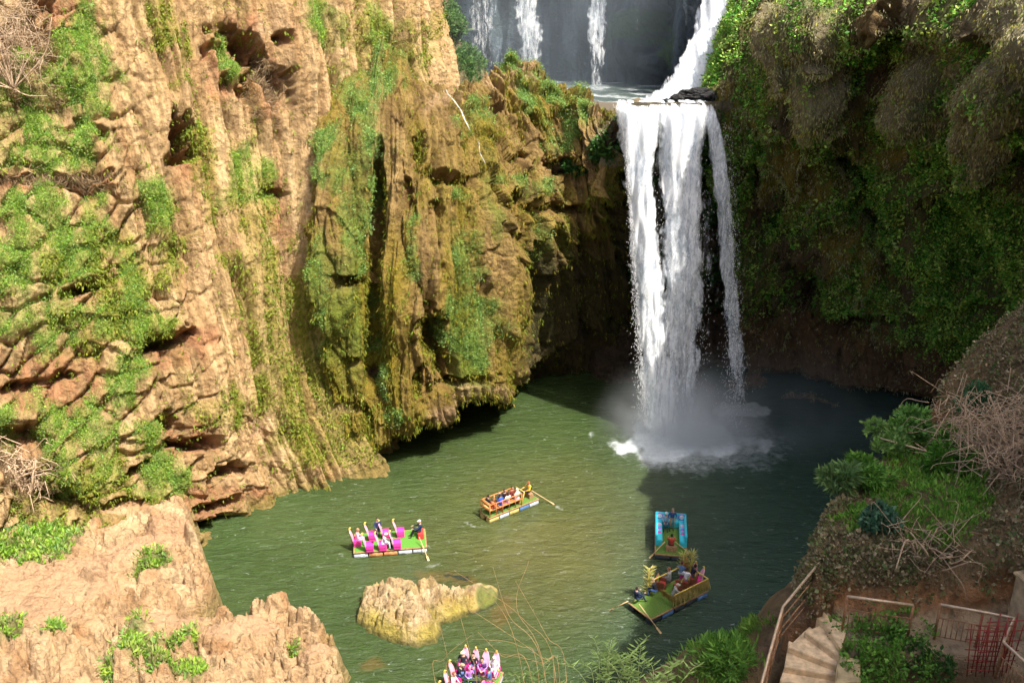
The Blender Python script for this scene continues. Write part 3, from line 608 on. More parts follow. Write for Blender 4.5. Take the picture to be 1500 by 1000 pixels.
poly = wpoly([(285,768),(300,800),(318,838),(322,862),(306,885),(345,890),(372,868),(402,862),(440,888),(486,905),(508,935),(512,1000),(500,1080)], 2.4) + [(-10,20),(-60,20),(-60,60),(-30,62),(-23,56)]
sd = poly_sd(X + .5 * fbm(X * .5, Y * .5, 2, 4), Y + .5 * fbm(X * .5, Y * .5, 7, 4), poly)
zz = np.full_like(X, 3.0); px, py = proj(np.stack([X, Y, zz], -1))
top = 2.9 + .045 * np.clip(-X - 14, 0, 40) - .7 * sstep(-15, -10, X)
ridge = 1 - np.abs(fbm((X * .8 + Y * .6) * .35, (X * -.6 + Y * .8) * .8, 3, 4)) * 2.4
pathm = blobs(px, py, [(60,865,130,40,-8),(200,810,110,22,-18),(20,900,120,46,0),(350,915,60,14,-10),(470,935,40,12,-30),(230,905,70,12)], .3)
amp = 1 - .85 * pathm
h = top + amp * (.55 * blocks((X * .8 + Y * .6) * .38, (X * -.6 + Y * .8) * .62, 25, .12) + .16 * blocks((X * .7 + Y * .7) * 1.1, (X * -.7 + Y * .7) * 1.5, 35, .2) + .22 * ridge - .25 + .3 * fbm(X * .7, Y * .7, 5, 5, .6) ) + .12 * bil(fbm(X * .5, Y * 1.2, 25, 3)) + 1.1 * blobs(px, py, [(258,768,40,20,-10),(290,780,20,22)], .25) + .8 * blobs(px, py, [(215,826,70,11,-18),(150,848,30,10,-10),(420,878,30,7),(445,890,60,7,25)], .25) \
  - 1.5 * blobs(px, py, [(292,882,34,16,-10),(350,885,16,14),(245,852,30,8,-14),(390,942,12,9),(405,985,18,12,30)], .3) + .5 * blobs(px, py, [(250,880,60,8,5),(470,960,60,40,0),(150,930,60,18),(60,960,60,30)], .4) \
  + .9 * blobs(px, py, [(90,985,70,30,30),(20,960,30,40),(180,970,30,30,60),(230,1000,30,30)], .4) - .5 * blobs(px, py, [(150,960,8,60,25),(84,1000,8,30),(270,960,40,10)], .4)
H = mix(-1.6, h, sstep(-.5, .55, sd)) - .3 * sstep(1.6, 0, sd)
crk = sstep(.07, 0, np.abs(fbm(X * .33, Y * .33, 91, 4))) * (fbm(X * .2, Y * .2, 95, 2) > -.05) + .7 * sstep(.06, 0, np.abs(fbm(X * .6 + Y * .3, Y * .8, 191, 3)))
H -= sstep(-.1, .4, sd) * amp * crk * .9
q = (H + .25 * fbm(X * .4, Y * .4, 78, 3) + (X * .1 + Y * .05)) / .5; q2 = (np.floor(q) + sstep(.45, 1.0, q - np.floor(q))) * .5 - .25 * fbm(X * .4, Y * .4, 78, 3) - (X * .1 + Y * .05)
H = mix(H, q2, .7 * amp * sstep(.6, 1.2, H))
H += sstep(-.3, .3, sd) * amp * (.2 * fbm(X * 1.7, Y * 1.7, 4, 5, .65))
gm = blobs(px, py, [(45,800,70,34,0),(15,745,50,20,0),(195,960,24,34,10),(235,975,24,22),(275,975,26,20),(250,940,30,8),(80,945,14,16,-30),(15,955,24,18),(430,925,12,7),(222,835,30,5,-18),(275,930,20,6),(160,985,14,14)], .4)
gm = np.clip(gm * (.8 + fbm(X * .8, Y * .8, 3, 3)), 0, 1)
yell = sstep(1.4, .1, sd) * sstep(2.9, 1.4, H)
tone = np.clip(.5 + 1.2 * fbm(X * .6, Y * .6, 2, 5, .6), 0, 1)
c = colmix(mix(col_(.38,.20,.085), col_(.74,.54,.31), tone[..., None]), (pathm * .8, (.52,.32,.18)), (sstep(.12,.5, fbm(X * .9, Y * .9, 61, 5, .65)) * (1-pathm) * .6, (.42,.23,.11)), (sstep(.1, .6, fbm(X * .4, Y * .4, 51, 4)) * .6, (.46,.36,.2)), (yell * .7, (.32,.25,.08)), (gm * .8, (.10,.17,.03)), (sstep(-30, -34, X) * .0, (0,0,0)))
VT = np.stack([X, Y, H], -1); NTn = -normals(VT); NTn *= np.sign(NTn[..., 2:3])
uvT = np.stack([X, Y], -1)
Qt = grid_quads(*X.shape)[:, ::-1]
tag(link('rock_ground', fast_mesh('rock_ground', VT, Qt, col=c, uv=uvT), rock_mat('terrace rock', .9, .8, 1.2)), 'sunlit pinkish rock terrace with a worn dirt path at the left bank', kind='structure')
scatter('grass', VT, NTn, gm**1.5, 1700, 12, .35, (.14,.38), greens, mat_leaf, up=.9, width=.3, seed=53, label='bright green weeds on the rock terrace')
def rock_island(name, outline, z0, hfun, colfun, label, res=.06, seed=0, pad=.8):
    po = np.array(wpoly(outline, z0)); lo = po.min(0) - pad; hi = po.max(0) + pad
    nx = int((hi[0] - lo[0]) / res); ny = int((hi[1] - lo[1]) / res)
    X, Y = np.meshgrid(np.linspace(lo[0], hi[0], nx), np.linspace(lo[1], hi[1], ny), indexing='ij')
    sd = poly_sd(X + .35 * fbm(X, Y, seed, 4), Y + .35 * fbm(X, Y, seed + 5, 4), po)
    px, py = proj(np.stack([X, Y, X * 0 + z0], -1))
    H = hfun(X, Y, px, py, sd); q = (H + .12 * fbm(X * .7, Y * .7, 77, 3)) / .42; q = (np.floor(q) + sstep(.3, 1.0, q - np.floor(q))) * .42; H = np.where(sd > -.6, mix(H, q, .55 * sstep(.2, .5, H)), -1.5)
    V = np.stack([X, Y, H], -1); N = normals(V); N *= np.sign(N[..., 2:3]) * -1 * -1
    N = np.where(N[..., 2:3] < 0, -N, N)
    c = colfun(X, Y, H, px, py)
    b = Vector((float(po[:, 0].mean()), float(po[:, 1].mean()), 0))
    o = link(name, fast_mesh(name, V - np.array(b), grid_quads(*X.shape)[:, ::-1], col=c, uv=np.stack([X, Y], -1)), bpy.data.materials['terrace rock'], loc=b)
    return o, V, N
def h1(X, Y, px, py, sd):
    b = 1.05 * sstep(-.15, .8, sd) + .75 * sstep(.5, 2.0, sd) - .15 - .5 * sstep(0, -.5, sd)
    return b + sstep(0, .8, sd) * (.6 * (1 - np.abs(fbm((X + Y * .7) * .45, (Y - X * .7) * 1.1, 13, 4)) * 2.4) + .6 * fbm(X * .9, Y * .9, 15, 5, .6) + .16 * bil(fbm(X * 1.1, Y * 1.1, 35, 3)) + .2 * fbm(X * 2.6, Y * 2.6, 55, 4, .6) + .6 * blocks((X + Y * .5) * .55, (Y - X * .5) * .9, 12, .14) + .25 * blocks(X * 1.6, Y * 1.9, 22, .2)) - .3
def c1(X, Y, H, px, py):
    t = np.clip(.5 + 1.3 * fbm(X, Y, 4, 5, .6), 0, 1)[..., None]
    ye = np.clip(sstep(1.5, .6, H) * .9 + fbm(X * .8, Y * .8, 9, 4), 0, 1)
    return colmix(mix(col_(.36,.22,.10), col_(.72,.56,.33), t), (ye * .85, (.46,.37,.07)), (sstep(.45, .1, H) * .85, (.10,.10,.03)))
o, _, _ = rock_island('rock', [(514,905),(520,880),(545,858),(580,858),(620,862),(650,866),(692,872),(692,896),(655,912),(646,940),(610,948),(570,938),(530,920)], .3, h1, c1, '')
tag(o, 'big yellowish rock island jutting out of the pool, largest in the water', 'rock')
def h2(X, Y, px, py, sd): return .55 * sstep(-.2, .6, sd) - .1 - .5 * sstep(0, -.5, sd) + sstep(0, .5, sd) * (.35 * fbm(X * 1.2, Y * 1.2, 3, 4) + .3 * sstep(.5, 1.2, sd))
def c2(X, Y, H, px, py):
    g = blobs(px, py, [(675,866,14,6),(700,858,22,6),(715,880,16,12)], .5)
    return colmix(c1(X, Y, H + .5, px, py), (g * .7, (.10,.17,.03)), (sstep(.2, .0, H), (.05,.06,.03)))
o, _, _ = rock_island('rock', [(658,884),(668,862),(690,852),(715,852),(732,862),(730,880),(712,892),(690,895),(668,893)], .15, h2, c2, '', seed=3)
tag(o, 'low mossy rock with a green rim, beside the big yellowish rock', 'rock')
o, _, _ = rock_island('rock', [(645,842),(660,838),(684,842),(684,848),(660,846)], .05, lambda X, Y, px, py, sd: .16 * sstep(-.3, .3, sd) - .1 + .15 * fbm(X * 2, Y * 2, 3, 3), lambda X, Y, H, px, py: np.broadcast_to(col_(.04,.05,.03), X.shape + (3,)), '', seed=5)
tag(o, 'dark wet rock barely breaking the surface behind the island', 'rock')

def boulder(px_, py_, Y, r, label, colr, seed):
    import bmesh
    bm = bmesh.new(); bmesh.ops.create_icosphere(bm, subdivisions=5, radius=1); V = np.array([v.co[:] for v in bm.verts]); F = [[v.index for v in f.verts] for f in bm.faces]; bm.free()
    d = 1 + .45 * fbm(V[:, 0] * 1.3, V[:, 1] * 1.3, V[:, 2] * 1.3 + seed, 4, .6) + .2 * bil(fbm(V[:, 0] * 2, V[:, 1] * 2, V[:, 2] * 3 + seed, 3))
    tt_ = np.clip(.5 + fbm(V[:, 0] * 3, V[:, 1] * 3, V[:, 2] * 3, 4), 0, 1)[:, None]
    me = fast_mesh('rock', V * d[:, None] * np.array(r), np.array(F), col=mix(np.array(colr) * .6, np.array(colr) * 1.3, tt_), uv=V[:, :2] * 2, smooth=True)
    return tag(link('rock', me, mat_rock_dark, loc=P(px_, py_, Y)), label, 'rock')
boulder(934, 152, 71.5, (.9,.7,.35), 'small tan rock on the ledge where the main waterfall spills over', (.34,.27,.16), 1)
boulder(1022, 140, 72.5, (1.5,1.0,.6), 'largest dark wet rock on the ledge, touching the right cliff', (.05,.05,.05), 2)
boulder(916, 155, 70.6, (.45,.35,.22), 'small grey rock at the left end of the waterfall lip', (.16,.15,.12), 6)
boulder(958, 156, 70.5, (.35,.3,.2), 'small wet rock in the middle of the waterfall lip', (.10,.10,.09), 7)
boulder(996, 145, 72.3, (.8,.6,.4), 'dark wet rock on the ledge, middle one of the dark three', (.06,.06,.06), 3)
boulder(976, 149, 72, (.5,.5,.25), 'smallest dark wet rock on the ledge, leftmost of the dark three', (.05,.06,.07), 4)
# ---------- camera, light ----------
cam = bpy.data.cameras.new('camera'); co = bpy.data.objects.new('camera', cam); C.objects.link(co)
co.location = (0, 0, CAMZ); co.rotation_euler = (R_(70), 0, 0); cam.lens = 36 * F / 1500; cam.sensor_width = 36; cam.clip_end = 2000; cam.clip_start = .1
bpy.context.scene.camera = co
SV = Vector((.45, -.42, 1.0)).normalized()
sun = bpy.data.lights.new('sun', 'SUN'); so = bpy.data.objects.new('sun', sun); C.objects.link(so)
sun.energy = 4.4; sun.angle = R_(.5); sun.color = (1, .94, .84)
so.rotation_euler = SV.to_track_quat('Z', 'Y').to_euler()
w = bpy.data.worlds.new('World'); bpy.context.scene.world = w; w.use_nodes = True
nt = w.node_tree; nt.nodes.clear()
sk = nt.nodes.new('ShaderNodeTexSky'); sk.sky_type = 'NISHITA'; sk.sun_disc = False
sk.air_density = .8; sk.dust_density = 5.0; sk.ozone_density = .3; sk.sun_elevation = math.asin(SV.z); sk.sun_rotation = math.atan2(SV.x, SV.y)
bg = nt.nodes.new('ShaderNodeBackground'); bg.inputs[1].default_value = .125
ow = nt.nodes.new('ShaderNodeOutputWorld'); nt.links.new(sk.outputs[0], bg.inputs[0]); nt.links.new(bg.outputs[0], ow.inputs[0])
sc = bpy.context.scene
sc.view_settings.view_transform = 'Standard'; sc.view_settings.look = 'None'; sc.view_settings.exposure = 1.0; sc.view_settings.gamma = 1
sc.render.engine = 'CYCLES'; sc.cycles.transparent_max_bounces = 24; sc.cycles.max_bounces = 6; sc.cycles.volume_bounces = 3
# ================= NEAR BANK =================
import bmesh
X, Y = np.meshgrid(np.linspace(-26, 30, 620), np.linspace(-14, 37, 560), indexing='ij')
bankpoly = [W(960,1060,16.5)[:2], W(985,1010,16.5)[:2], W(1012,968,16.8)[:2], W(1060,940,17)[:2], W(1115,922,17.5)[:2], W(1150,895,18.6)[:2], W(1172,850,19.6)[:2], W(1184,800,19.8)[:2], W(1200,750,19.9)[:2], W(1216,716,20)[:2],
            W(1245,690,20)[:2], W(1292,652,20)[:2], W(1345,640,20)[:2], W(1388,630,20)[:2], (15.9,30.5), (18.5,31.8), (24,33.5), (60,36), (60,-30), (4.5,-30), (4.5,10)]
mpoly = [W(1172,850,19.8)[:2], W(1184,800,20)[:2], W(1200,750,20)[:2], W(1216,716,20)[:2], W(1245,690,20)[:2], W(1292,652,20)[:2], W(1345,640,20)[:2], W(1388,630,20)[:2], (15.9,30.5), (18.5,31.8), (24,33.5), (60,36), (60,19),
         W(1500,830,20)[:2], W(1440,838,20)[:2], W(1380,842,20)[:2], W(1300,846,20)[:2], W(1240,838,20)[:2], W(1205,845,20)[:2]]
wob = .35 * fbm(X * .6, Y * .6, 3, 4); wob2 = .35 * fbm(X * .6, Y * .6, 13, 4)
sdB = poly_sd(X + wob, Y + wob2, bankpoly); sdM = poly_sd(X + wob, Y + wob2, mpoly)
lpoly = [W(1210,912,18.8)[:2], W(1185,895,18.8)[:2], W(1215,870,18.8)[:2], W(1400,872,18.8)[:2], W(1560,880,18.8)[:2], W(1560,985,18.8)[:2], W(1480,985,18.8)[:2], W(1440,965,18.8)[:2], W(1236,952,18.8)[:2]]
sdL = poly_sd(X, Y, lpoly)
H = mix(-2, 16.8, sstep(-8, 0, sdB))
slope = 31.2 - 1.3 * np.clip(Y + 1, 0, 60)
H = np.maximum(H, slope)
H = np.maximum(H, 17.2 - 1.6 * np.clip(4.6 - X, 0, 40) - 3 * np.clip(Y - 19.5, 0, 10))
H = H + .5 * fbm(X * .5, Y * .5, 4, 4)
H = mix(H, 18.78 + 0 * X, sstep(-.12, .12, sdL))
mt = 20.1 + .55 * fbm(X * .45, Y * .45, 8, 4) + .25 * fbm(X * 1.6, Y * 1.6, 3, 4) + np.clip(X - 15.3, 0, 9) * 1.05 * sstep(33, 30, Y) * sstep(16, 22, Y) - .35 * sstep(1.2, 0, sdM)
tt = sstep(-.45, .45, sdM)
H = np.maximum(H, mix(H, mt, tt))
face = sstep(.02, .3, tt) * sstep(.97, .6, tt)
sdS = poly_sd(X, Y, [W(1212,912,18.6)[:2], W(1165,925,18.6)[:2], W(1143,950,18.4)[:2], W(1130,1000,17.9)[:2], W(1110,1080,17.3)[:2], W(1228,1080,17.3)[:2], W(1236,960,18.5)[:2]])
H = mix(H, np.minimum(H, 16.2), sstep(-.12, .05, sdS))
V = np.stack([X, Y, H], -1); N = normals(V); N = np.where(N[..., 2:3] < 0, -N, N)
V2 = V + N * (face * (.5 * fbm(X * 1.5, Y * 1.5, H * 1.5, 4)))[..., None] * [1, 1, .3]
px, py = proj(V2)
flat = sstep(-.1, .2, sdL) * (1 - sstep(.1, .4, tt))
tone = np.clip(.5 + 1.3 * fbm(X * 1.2, Y * 1.2, H, 4), 0, 1)
c = colmix(mix(col_(.20,.14,.07), col_(.36,.25,.13), tone[..., None]), (face * .85, (.50,.25,.11)), (flat * .92, (.62,.47,.30)), (blobs(px, py, [(1120,955,22,22)], .3) * .8, (.25,.16,.1)), (blobs(px, py, [(1320,665,40,24,20)], .3) * .8, (.24,.11,.05)),
   (blobs(px, py, [(1190,900,36,24)], .3) * .8, (.24,.17,.11)))
tag(link('hillside', fast_mesh('hillside', V2, grid_quads(*X.shape)[:, ::-1], col=c, uv=np.stack([X, Y], -1)), mat_rock_dark), 'shaded near bank with an ivy covered mound above the stairs', kind='structure')
NR = [[(13,-14,16),(16,-14,30),(20,-14,52),(30,-14,62)], [(15,2,17),(17,2,30),(20,2,52),(30,2,62)], [(15.5,8,17),(17.5,8,30),(21.5,8,52),(31,8,62)], [(18,14,17),(21,14,30),(27,14,52),(36,14,63)],  # unseen slope, added and shaped to shade the mound and stairs
      [(21,20,20),(24,20,30),(31,20,52),(40,20,64)], [(23,29,22),(25,29,32),(33,28,52),(42,28,66)], [(25,33,22),(27,34,32),(34,34,52),(43,36,66)]]
S = surf(NR, 140, 140); u, v = arc(S); N2 = normals(S); N2 = np.where(N2[..., 0:1] > 0, -N2, N2)
VN = S + N2 * (1.2 * fbm(u * .25, v * .25, 3, 5))[..., None]
tag(link('cliff', fast_mesh('cliff', VN, grid_quads(140, 140), col=np.broadcast_to(col_(.42,.32,.19), VN.shape), uv=np.stack([u, v], -1)), mat_rock_dark), 'unseen steep rock slope right of the stairs, added to cast shade', kind='structure')  # even warm rock colour, brightened for bounce light
scatter('ivy', VN, N2, np.clip(.3 + 1.5 * fbm(u * .3, v * .3, 5, 3), 0, 1) * sstep(-2, 4, VN[..., 1]), 5000, 10, .5, (.15,.4), [(.06,.17,.03),(.14,.26,.05),(.30,.27,.15)], mat_leaf, up=-.1, width=.5, seed=71, label='ivy and dry creepers on the unseen steep slope right of the stairs')
cellA = np.linalg.norm(np.gradient(V2, axis=0), axis=-1) * np.linalg.norm(np.gradient(V2, axis=1), axis=-1)
inv = ((px > 950) & (px < 1760) & (py > 400) & (py < 1040)).astype(float)
side = sstep(1330, 1200, px + (py - 700) * -.15)
lowm = tt * inv * (1 - flat)
greenb = blobs(px, py, [(1340,700,60,50,0),(1300,720,60,40,20),(1395,720,50,70),(1340,760,50,40),(1210,720,30,16,-20),(1270,760,40,24),(1250,700,40,26,-30),(1400,760,40,40),(1380,650,20,20)], .5)
scatter('creeper', V2, N, lowm * cellA * (1.05 - greenb) * (.25 + sstep(.1,.9,tt)) * (.25 + blobs(px, py, [(1210,790,60,90,20),(1260,820,90,40),(1330,790,90,40)], .4) * 2.2 + .5 * sstep(1380, 1480, px) * sstep(1620, 1540, px) + .12 * sstep(1500, 1600, px)) * (1 - blobs(px, py, [(1320,665,32,18,20)], .3)), 12500, 5, .16, (.05,.13), [(.14,.11,.06),(.28,.23,.13),(.46,.38,.24),(.10,.20,.05),(.22,.15,.08)], mat_leaf, up=.1, width=.75, seed=63, label='grey brown creeper leaves covering the mound above the stairs')
scatter('grass', V2, N, lowm * cellA * greenb, 3200, 8, .16, (.07,.2), [(.09,.24,.03),(.17,.38,.05),(.26,.42,.07)], mat_leaf, up=.8, width=.3, seed=64, label='bright green grass and herbs on top of the near mound')
scatter('grass', V2, N, cellA * blobs(px, py, [(1050,975,60,40,-20),(1110,920,30,9,-10),(1190,960,8,40)], .4) * inv, 2600, 8, .18, (.10,.28), [(.09,.22,.03),(.16,.34,.05),(.24,.36,.07)], mat_leaf, up=.9, width=.18, seed=65, label='green grass on the bank left of the stairs')

# ---------- plants as things ----------
def bush(name, px_, py_, z, r, label, n=420, leaf=(.06,.14), cols=((.08,.22,.03),(.15,.34,.05),(.22,.42,.07)), width=.5, group=None, seed=0, cat='bush', up=.4):
    b = Vector(W(px_, py_, z)); e = bpy.data.objects.new(name, None); C.objects.link(e); e.location = b
    g = np.random.default_rng(seed + 100)
    # lobes
    L = g.normal(size=(7, 3)) * .45 * r; L[:, 2] = np.abs(L[:, 2]) * .9 + .35 * r
    d = g.normal(size=(260, 3)); d /= np.linalg.norm(d, axis=1)[:, None]
    Pt = (L[g.integers(0, 7, 260)] + d * r * .5 * (.6 + .5 * g.random((260, 1)))); Pt[:, 2] = np.abs(Pt[:, 2])
    me = scatter('foliage', Pt, d, np.ones(260), n, 6, r * .22, leaf, cols, mat_leaf, up=up, width=width, seed=seed + 5, link_it=False)
    link('foliage', me, mat_leaf, e)
    paths = []
    for k in range(9):
        q = Pt[g.integers(0, 260)]; paths.append((catmull(np.array([[0,0,-.1], q * .4 + g.normal(size=3) * .05, q]), 8), np.linspace(.02, .006, 8) * r * 1.3))
    tube_obj('stem', paths, plain('twig', (.16,.11,.06), .8), e, 5)
    tag(e, label, cat, group); return e
bush('bush', 1272, 958, 18.25, .72, 'round fresh green bush behind the first railing, left of the others', seed=1)
bush('bush', 1290, 998, 18.0, .95, 'large bright green leafy bush at the bottom edge, under the first railing', seed=2, n=600)
bush('bush', 1338, 985, 18.1, .62, 'darker green bush right of the large leafy bush', seed=3, cols=((.03,.09,.02),(.06,.15,.03),(.09,.2,.04)))
bush('bush', 1372, 978, 17.9, .36, 'small dark green bush beside the short rusty post', seed=4, cols=((.03,.08,.02),(.05,.13,.03)))
bush('bush', 1335, 642, 20.2, .5, 'glossy light green broad leaved bush on the crest of the near mound', seed=5, leaf=(.14,.26), width=.45, cols=((.09,.22,.04),(.16,.34,.07),(.22,.40,.1)))
bush('bush', 1392, 650, 20.3, .38, 'small green bush at the foot of the dry tangle', seed=6)
bush('bush', 1268, 705, 20.1, .42, 'green herb clump at the left crest of the near mound', seed=7, width=.25, leaf=(.12,.26))
bush('bush', 1385, 690, 20.2, .42, 'bright green herb clump left of the dry branches', seed=8, width=.25, leaf=(.12,.26), cols=((.07,.2,.02),(.12,.3,.04)))
bush('bush', 1232, 712, 20.0, .42, 'pale green spiky clump on the far left corner of the mound', seed=12, width=.2, leaf=(.14,.3), cols=((.1,.22,.06),(.2,.32,.12)))
bush('bush', 1300, 655, 20.2, .42, 'low light green plant left of the glossy crest bush', seed=13, width=.4, leaf=(.1,.2), cols=((.13,.28,.06),(.26,.42,.12)))
bush('bush', 1065, 990, 17.2, .75, 'dense green bush on the bank left of the handrail', seed=9, width=.2, leaf=(.1,.26))
bush('bush', 1425, 600, 21.0, .5, 'teal green bush high on the slope beside the dry branches', seed=10, cols=((.04,.13,.05),(.07,.2,.08)))
bush('bush', 1290, 775, 20.1, .36, 'blue green broad leaved clump in the middle of the mound', seed=11, cols=((.06,.16,.09),(.12,.24,.14)), leaf=(.1,.2))
def tangle(name, cen, r, n, rad, label, seed, colm=(.48,.35,.23), cat='shrub', root=None):
    g = np.random.default_rng(seed); gn = lambda: np.clip(g.normal(size=3), -1.5, 1.5); cen = np.array(cen); root = np.array(root if root is not None else cen + [0, 0, -r[2]])
    e = bpy.data.objects.new(name, None); C.objects.link(e); e.location = root
    tw = []; st = []
    for k in range(14):
        q = (cen - root) + g.normal(size=3) * np.array(r) * .45; st.append((catmull(np.array([[0,0,0], q * .5 + g.normal(size=3) * .25, q]), 10), np.linspace(rad * 3.2, rad * 1.3, 10)))
    for k in range(n):
        a = (cen - root) + gn() * np.array(r) * .42; d = g.normal(size=3); d /= np.linalg.norm(d)
        l = g.uniform(.5, 1.5); c1 = g.normal(size=3) * .35
        tw.append((catmull(np.array([a, a + d * l * .35 + c1 * .5, a + d * l * .7 + c1, a + d * l + c1 * .6 + [0,0,-.25]]), 9), np.linspace(rad, rad * .4, 9)))
    m = plain('dry wood', colm, .85)
    tube_obj('branch', st, m, e, 5); tube_obj('twigs', tw, m, e, 4)
    tag(e, label, cat); return e
tangle('dry_shrub', (14.6,24.0,21.2), (2.4,2.4,1.3), 560, .015, 'tangled leafless pale brown shrub sprawling over the right slope', 3, root=(15,23.5,20))
tangle('dry_shrub', W(1350,795,20.3), (1.3,1.0,.5), 60, .012, 'few thin dry twigs hanging over the front of the mound', 4)
b = W(20, 800, 3.0)
tangle('dry_shrub', P(25,690,48.2), (2.6,1.4,2.4), 130, .035, 'leafless brown shrub in a dark recess at the foot of the left cliff', 6, colm=(.3,.2,.12))
tangle('dry_shrub', P(5,50,56.5), (3.2,1.5,3.2), 420, .016, 'brown leafless shrub high on the left cliff at the frame edge', 8, colm=(.33,.25,.16))
# foreground stems
g = np.random.default_rng(5)
def stems(base, tips, label, name='reed', rad=.0055, col=(.26,.16,.07)):
    e = bpy.data.objects.new(name, None); C.objects.link(e); e.location = base
    b0 = np.array(base); ps = []
    for (a0, b0_, a1, b1, a2, b2, t) in tips:
        pts = [b0 * 0]
        for a, b in ((a0, b0_), (a1, b1), (a2, b2)):
            aa, dy, dz = ray(a, b); pts.append(np.array([aa * t, dy * t, CAMZ + dz * t]) - b0)
        ps.append((catmull(np.array(pts), 22), np.linspace(rad, rad * .35, 22)))
    tube_obj('stem', ps, plain('dry stem', col, .7, var=.4), e, 5)
    tag(e, label, 'stems'); return e
stems((.55, 7.8, 21.5), [(800,1000,745,900,722,830,11.5),(812,1000,790,960,655,870,11.8),(815,1000,765,905,665,835,12.2),(790,1000,760,945,690,935,12.1),(820,1000,790,970,700,950,11.8),(800,1000,757,890,775,820,11.6),(780,1000,735,960,700,925,12),(768,1000,725,880,690,900,12.5),(830,1002,800,930,755,850,12)],
      'arching thin brown stems over the water at the bottom centre', 'reed')
stems((.0, 8.2, 21.3), [(700,1010,690,960,665,870,12.2),(660,1010,655,960,640,900,12.6),(640,1010,650,965,690,930,12.4)],
      'thin pale stems in front of the crowded pink raft', 'reed', .006, (.40,.30,.14))
def fern(base_px, label, n, seed, h=1.3, t=13):
    g = np.random.default_rng(seed); aa, dy, dz = ray(*base_px); b = np.array([aa * t, dy * t, CAMZ + dz * t]); e = bpy.data.objects.new('reed', None); C.objects.link(e); e.location = b
    ps = []; LV = []
    for k in range(n):
        tip = np.array([g.normal() * .38, g.normal() * .25, h * g.uniform(.5, 1.0)]); mid = tip * .55 + [0, 0, .12]
        path = catmull(np.array([[g.normal() * .12, g.normal() * .1, -.5], mid, tip]), 14); ps.append((path, np.linspace(.006, .002, 14)))
        for q in range(4, 14):
            for s in (-1, 1):
                l = .17 * (1 - abs(q - 8) / 9); d = np.array([s * g.uniform(.5, 1), g.normal() * .3, g.uniform(.2, .7)]); d = d / np.linalg.norm(d) * l; p = path[q]; w_ = np.cross(d, [0, 1, 0]) * .09
                LV.append([p, p + d * .5 + w_, p + d, p + d * .5 - w_])
    tube_obj('stem', ps, plain('green stem', (.22,.28,.10), .7), e, 4)
    LV = np.array(LV); cc = np.broadcast_to(col_(.20,.30,.10), (len(LV), 4, 3)) * g.uniform(.6, 1.3, (len(LV), 1, 1))
    link('foliage', fast_mesh('foliage', LV, np.arange(len(LV) * 4).reshape(-1, 4), col=cc, smooth=False), mat_leaf, e)
    tag(e, label, 'reeds'); return e
fern((885, 1030), 'feathery grey green reeds at the bottom, left of the others', 12, 1, 1.25)
fern((930, 1040), 'feathery green reeds rising in front of the lower raft, in the middle', 12, 2, 1.15)
fern((975, 1035), 'short feathery reeds nearest the grassy bank', 9, 3, .75)
fern((775, 1035), 'pale yellowish plant tips under the arching stems', 10, 4, .65)

# ---------- stairs ----------
def prism(name, pts_top, zt, zb, mat, parent=None, bev=.015):
    bm = bmesh.new(); n = len(pts_top)
    a = [bm.verts.new((x, y, zt)) for x, y in pts_top]; b = [bm.verts.new((x, y, zb)) for x, y in pts_top]
    bm.faces.new(a); bm.faces.new(b[::-1])
    for i in range(n): bm.faces.new([a[i], b[i], b[(i + 1) % n], a[(i + 1) % n]])
    bmesh.ops.recalc_face_normals(bm, faces=bm.faces)
    if bev: bmesh.ops.bevel(bm, geom=bm.edges[:], offset=bev, segments=2, affect='EDGES')
    me = bpy.data.meshes.new(name); bm.to_mesh(me); bm.free(); return link(name, me, mat, parent)
stone = plain('worn concrete', (.66,.50,.31), .9, var=.35, scale=5)
lines = [((1212,905),(1238,944)), ((1208,913),(1232,950)), ((1178,924),(1229,961)), ((1154,947),(1226,975)), ((1149,976),(1225,989)), ((1142,998),(1224,1006)), ((1135,1024),(1223,1026)), ((1125,1056),(1221,1052))]
st = bpy.data.objects.new('staircase', None); C.objects.link(st); st.location = W(1190, 960, 18)
tag(st, 'curved concrete staircase winding down beside the metal handrail', 'staircase')
def pc(o, e):
    o.parent = e; o.matrix_parent_inverse = Matrix.Translation(-Vector(e.location)); return o
for k in range(1, len(lines)):
    z = 18.80 - .17 * (k - 1) + (.004 if k == 1 else 0)
    (a, b), (c_, d) = lines[k - 1], lines[k]
    A, B, Cc, Dd = (np.array(W(*q, z)[:2]) for q in (a, b, d, c_))
    if k > 1: A = A + (A - Dd) * .35; B = B + (B - Cc) * .35
    if k == 1: A = np.array(W(1170, 885, z)[:2]); B = np.array(W(1245, 905, z)[:2])
    pc(prism('tread', [A, B, Cc, Dd], z, z - 1.3, stone), st)
newel = [W(1229,950,18.9)[:2], W(1262,955,18.9)[:2], W(1262,990,18.9)[:2], W(1225,992,18.9)[:2]]
tag(prism('retaining_wall', newel, 18.72, 15.5, plain('stained concrete', (.42,.33,.18), .9, var=.4, scale=3), bev=.03), 'short stained concrete wall at the inner side of the stairs', 'wall')

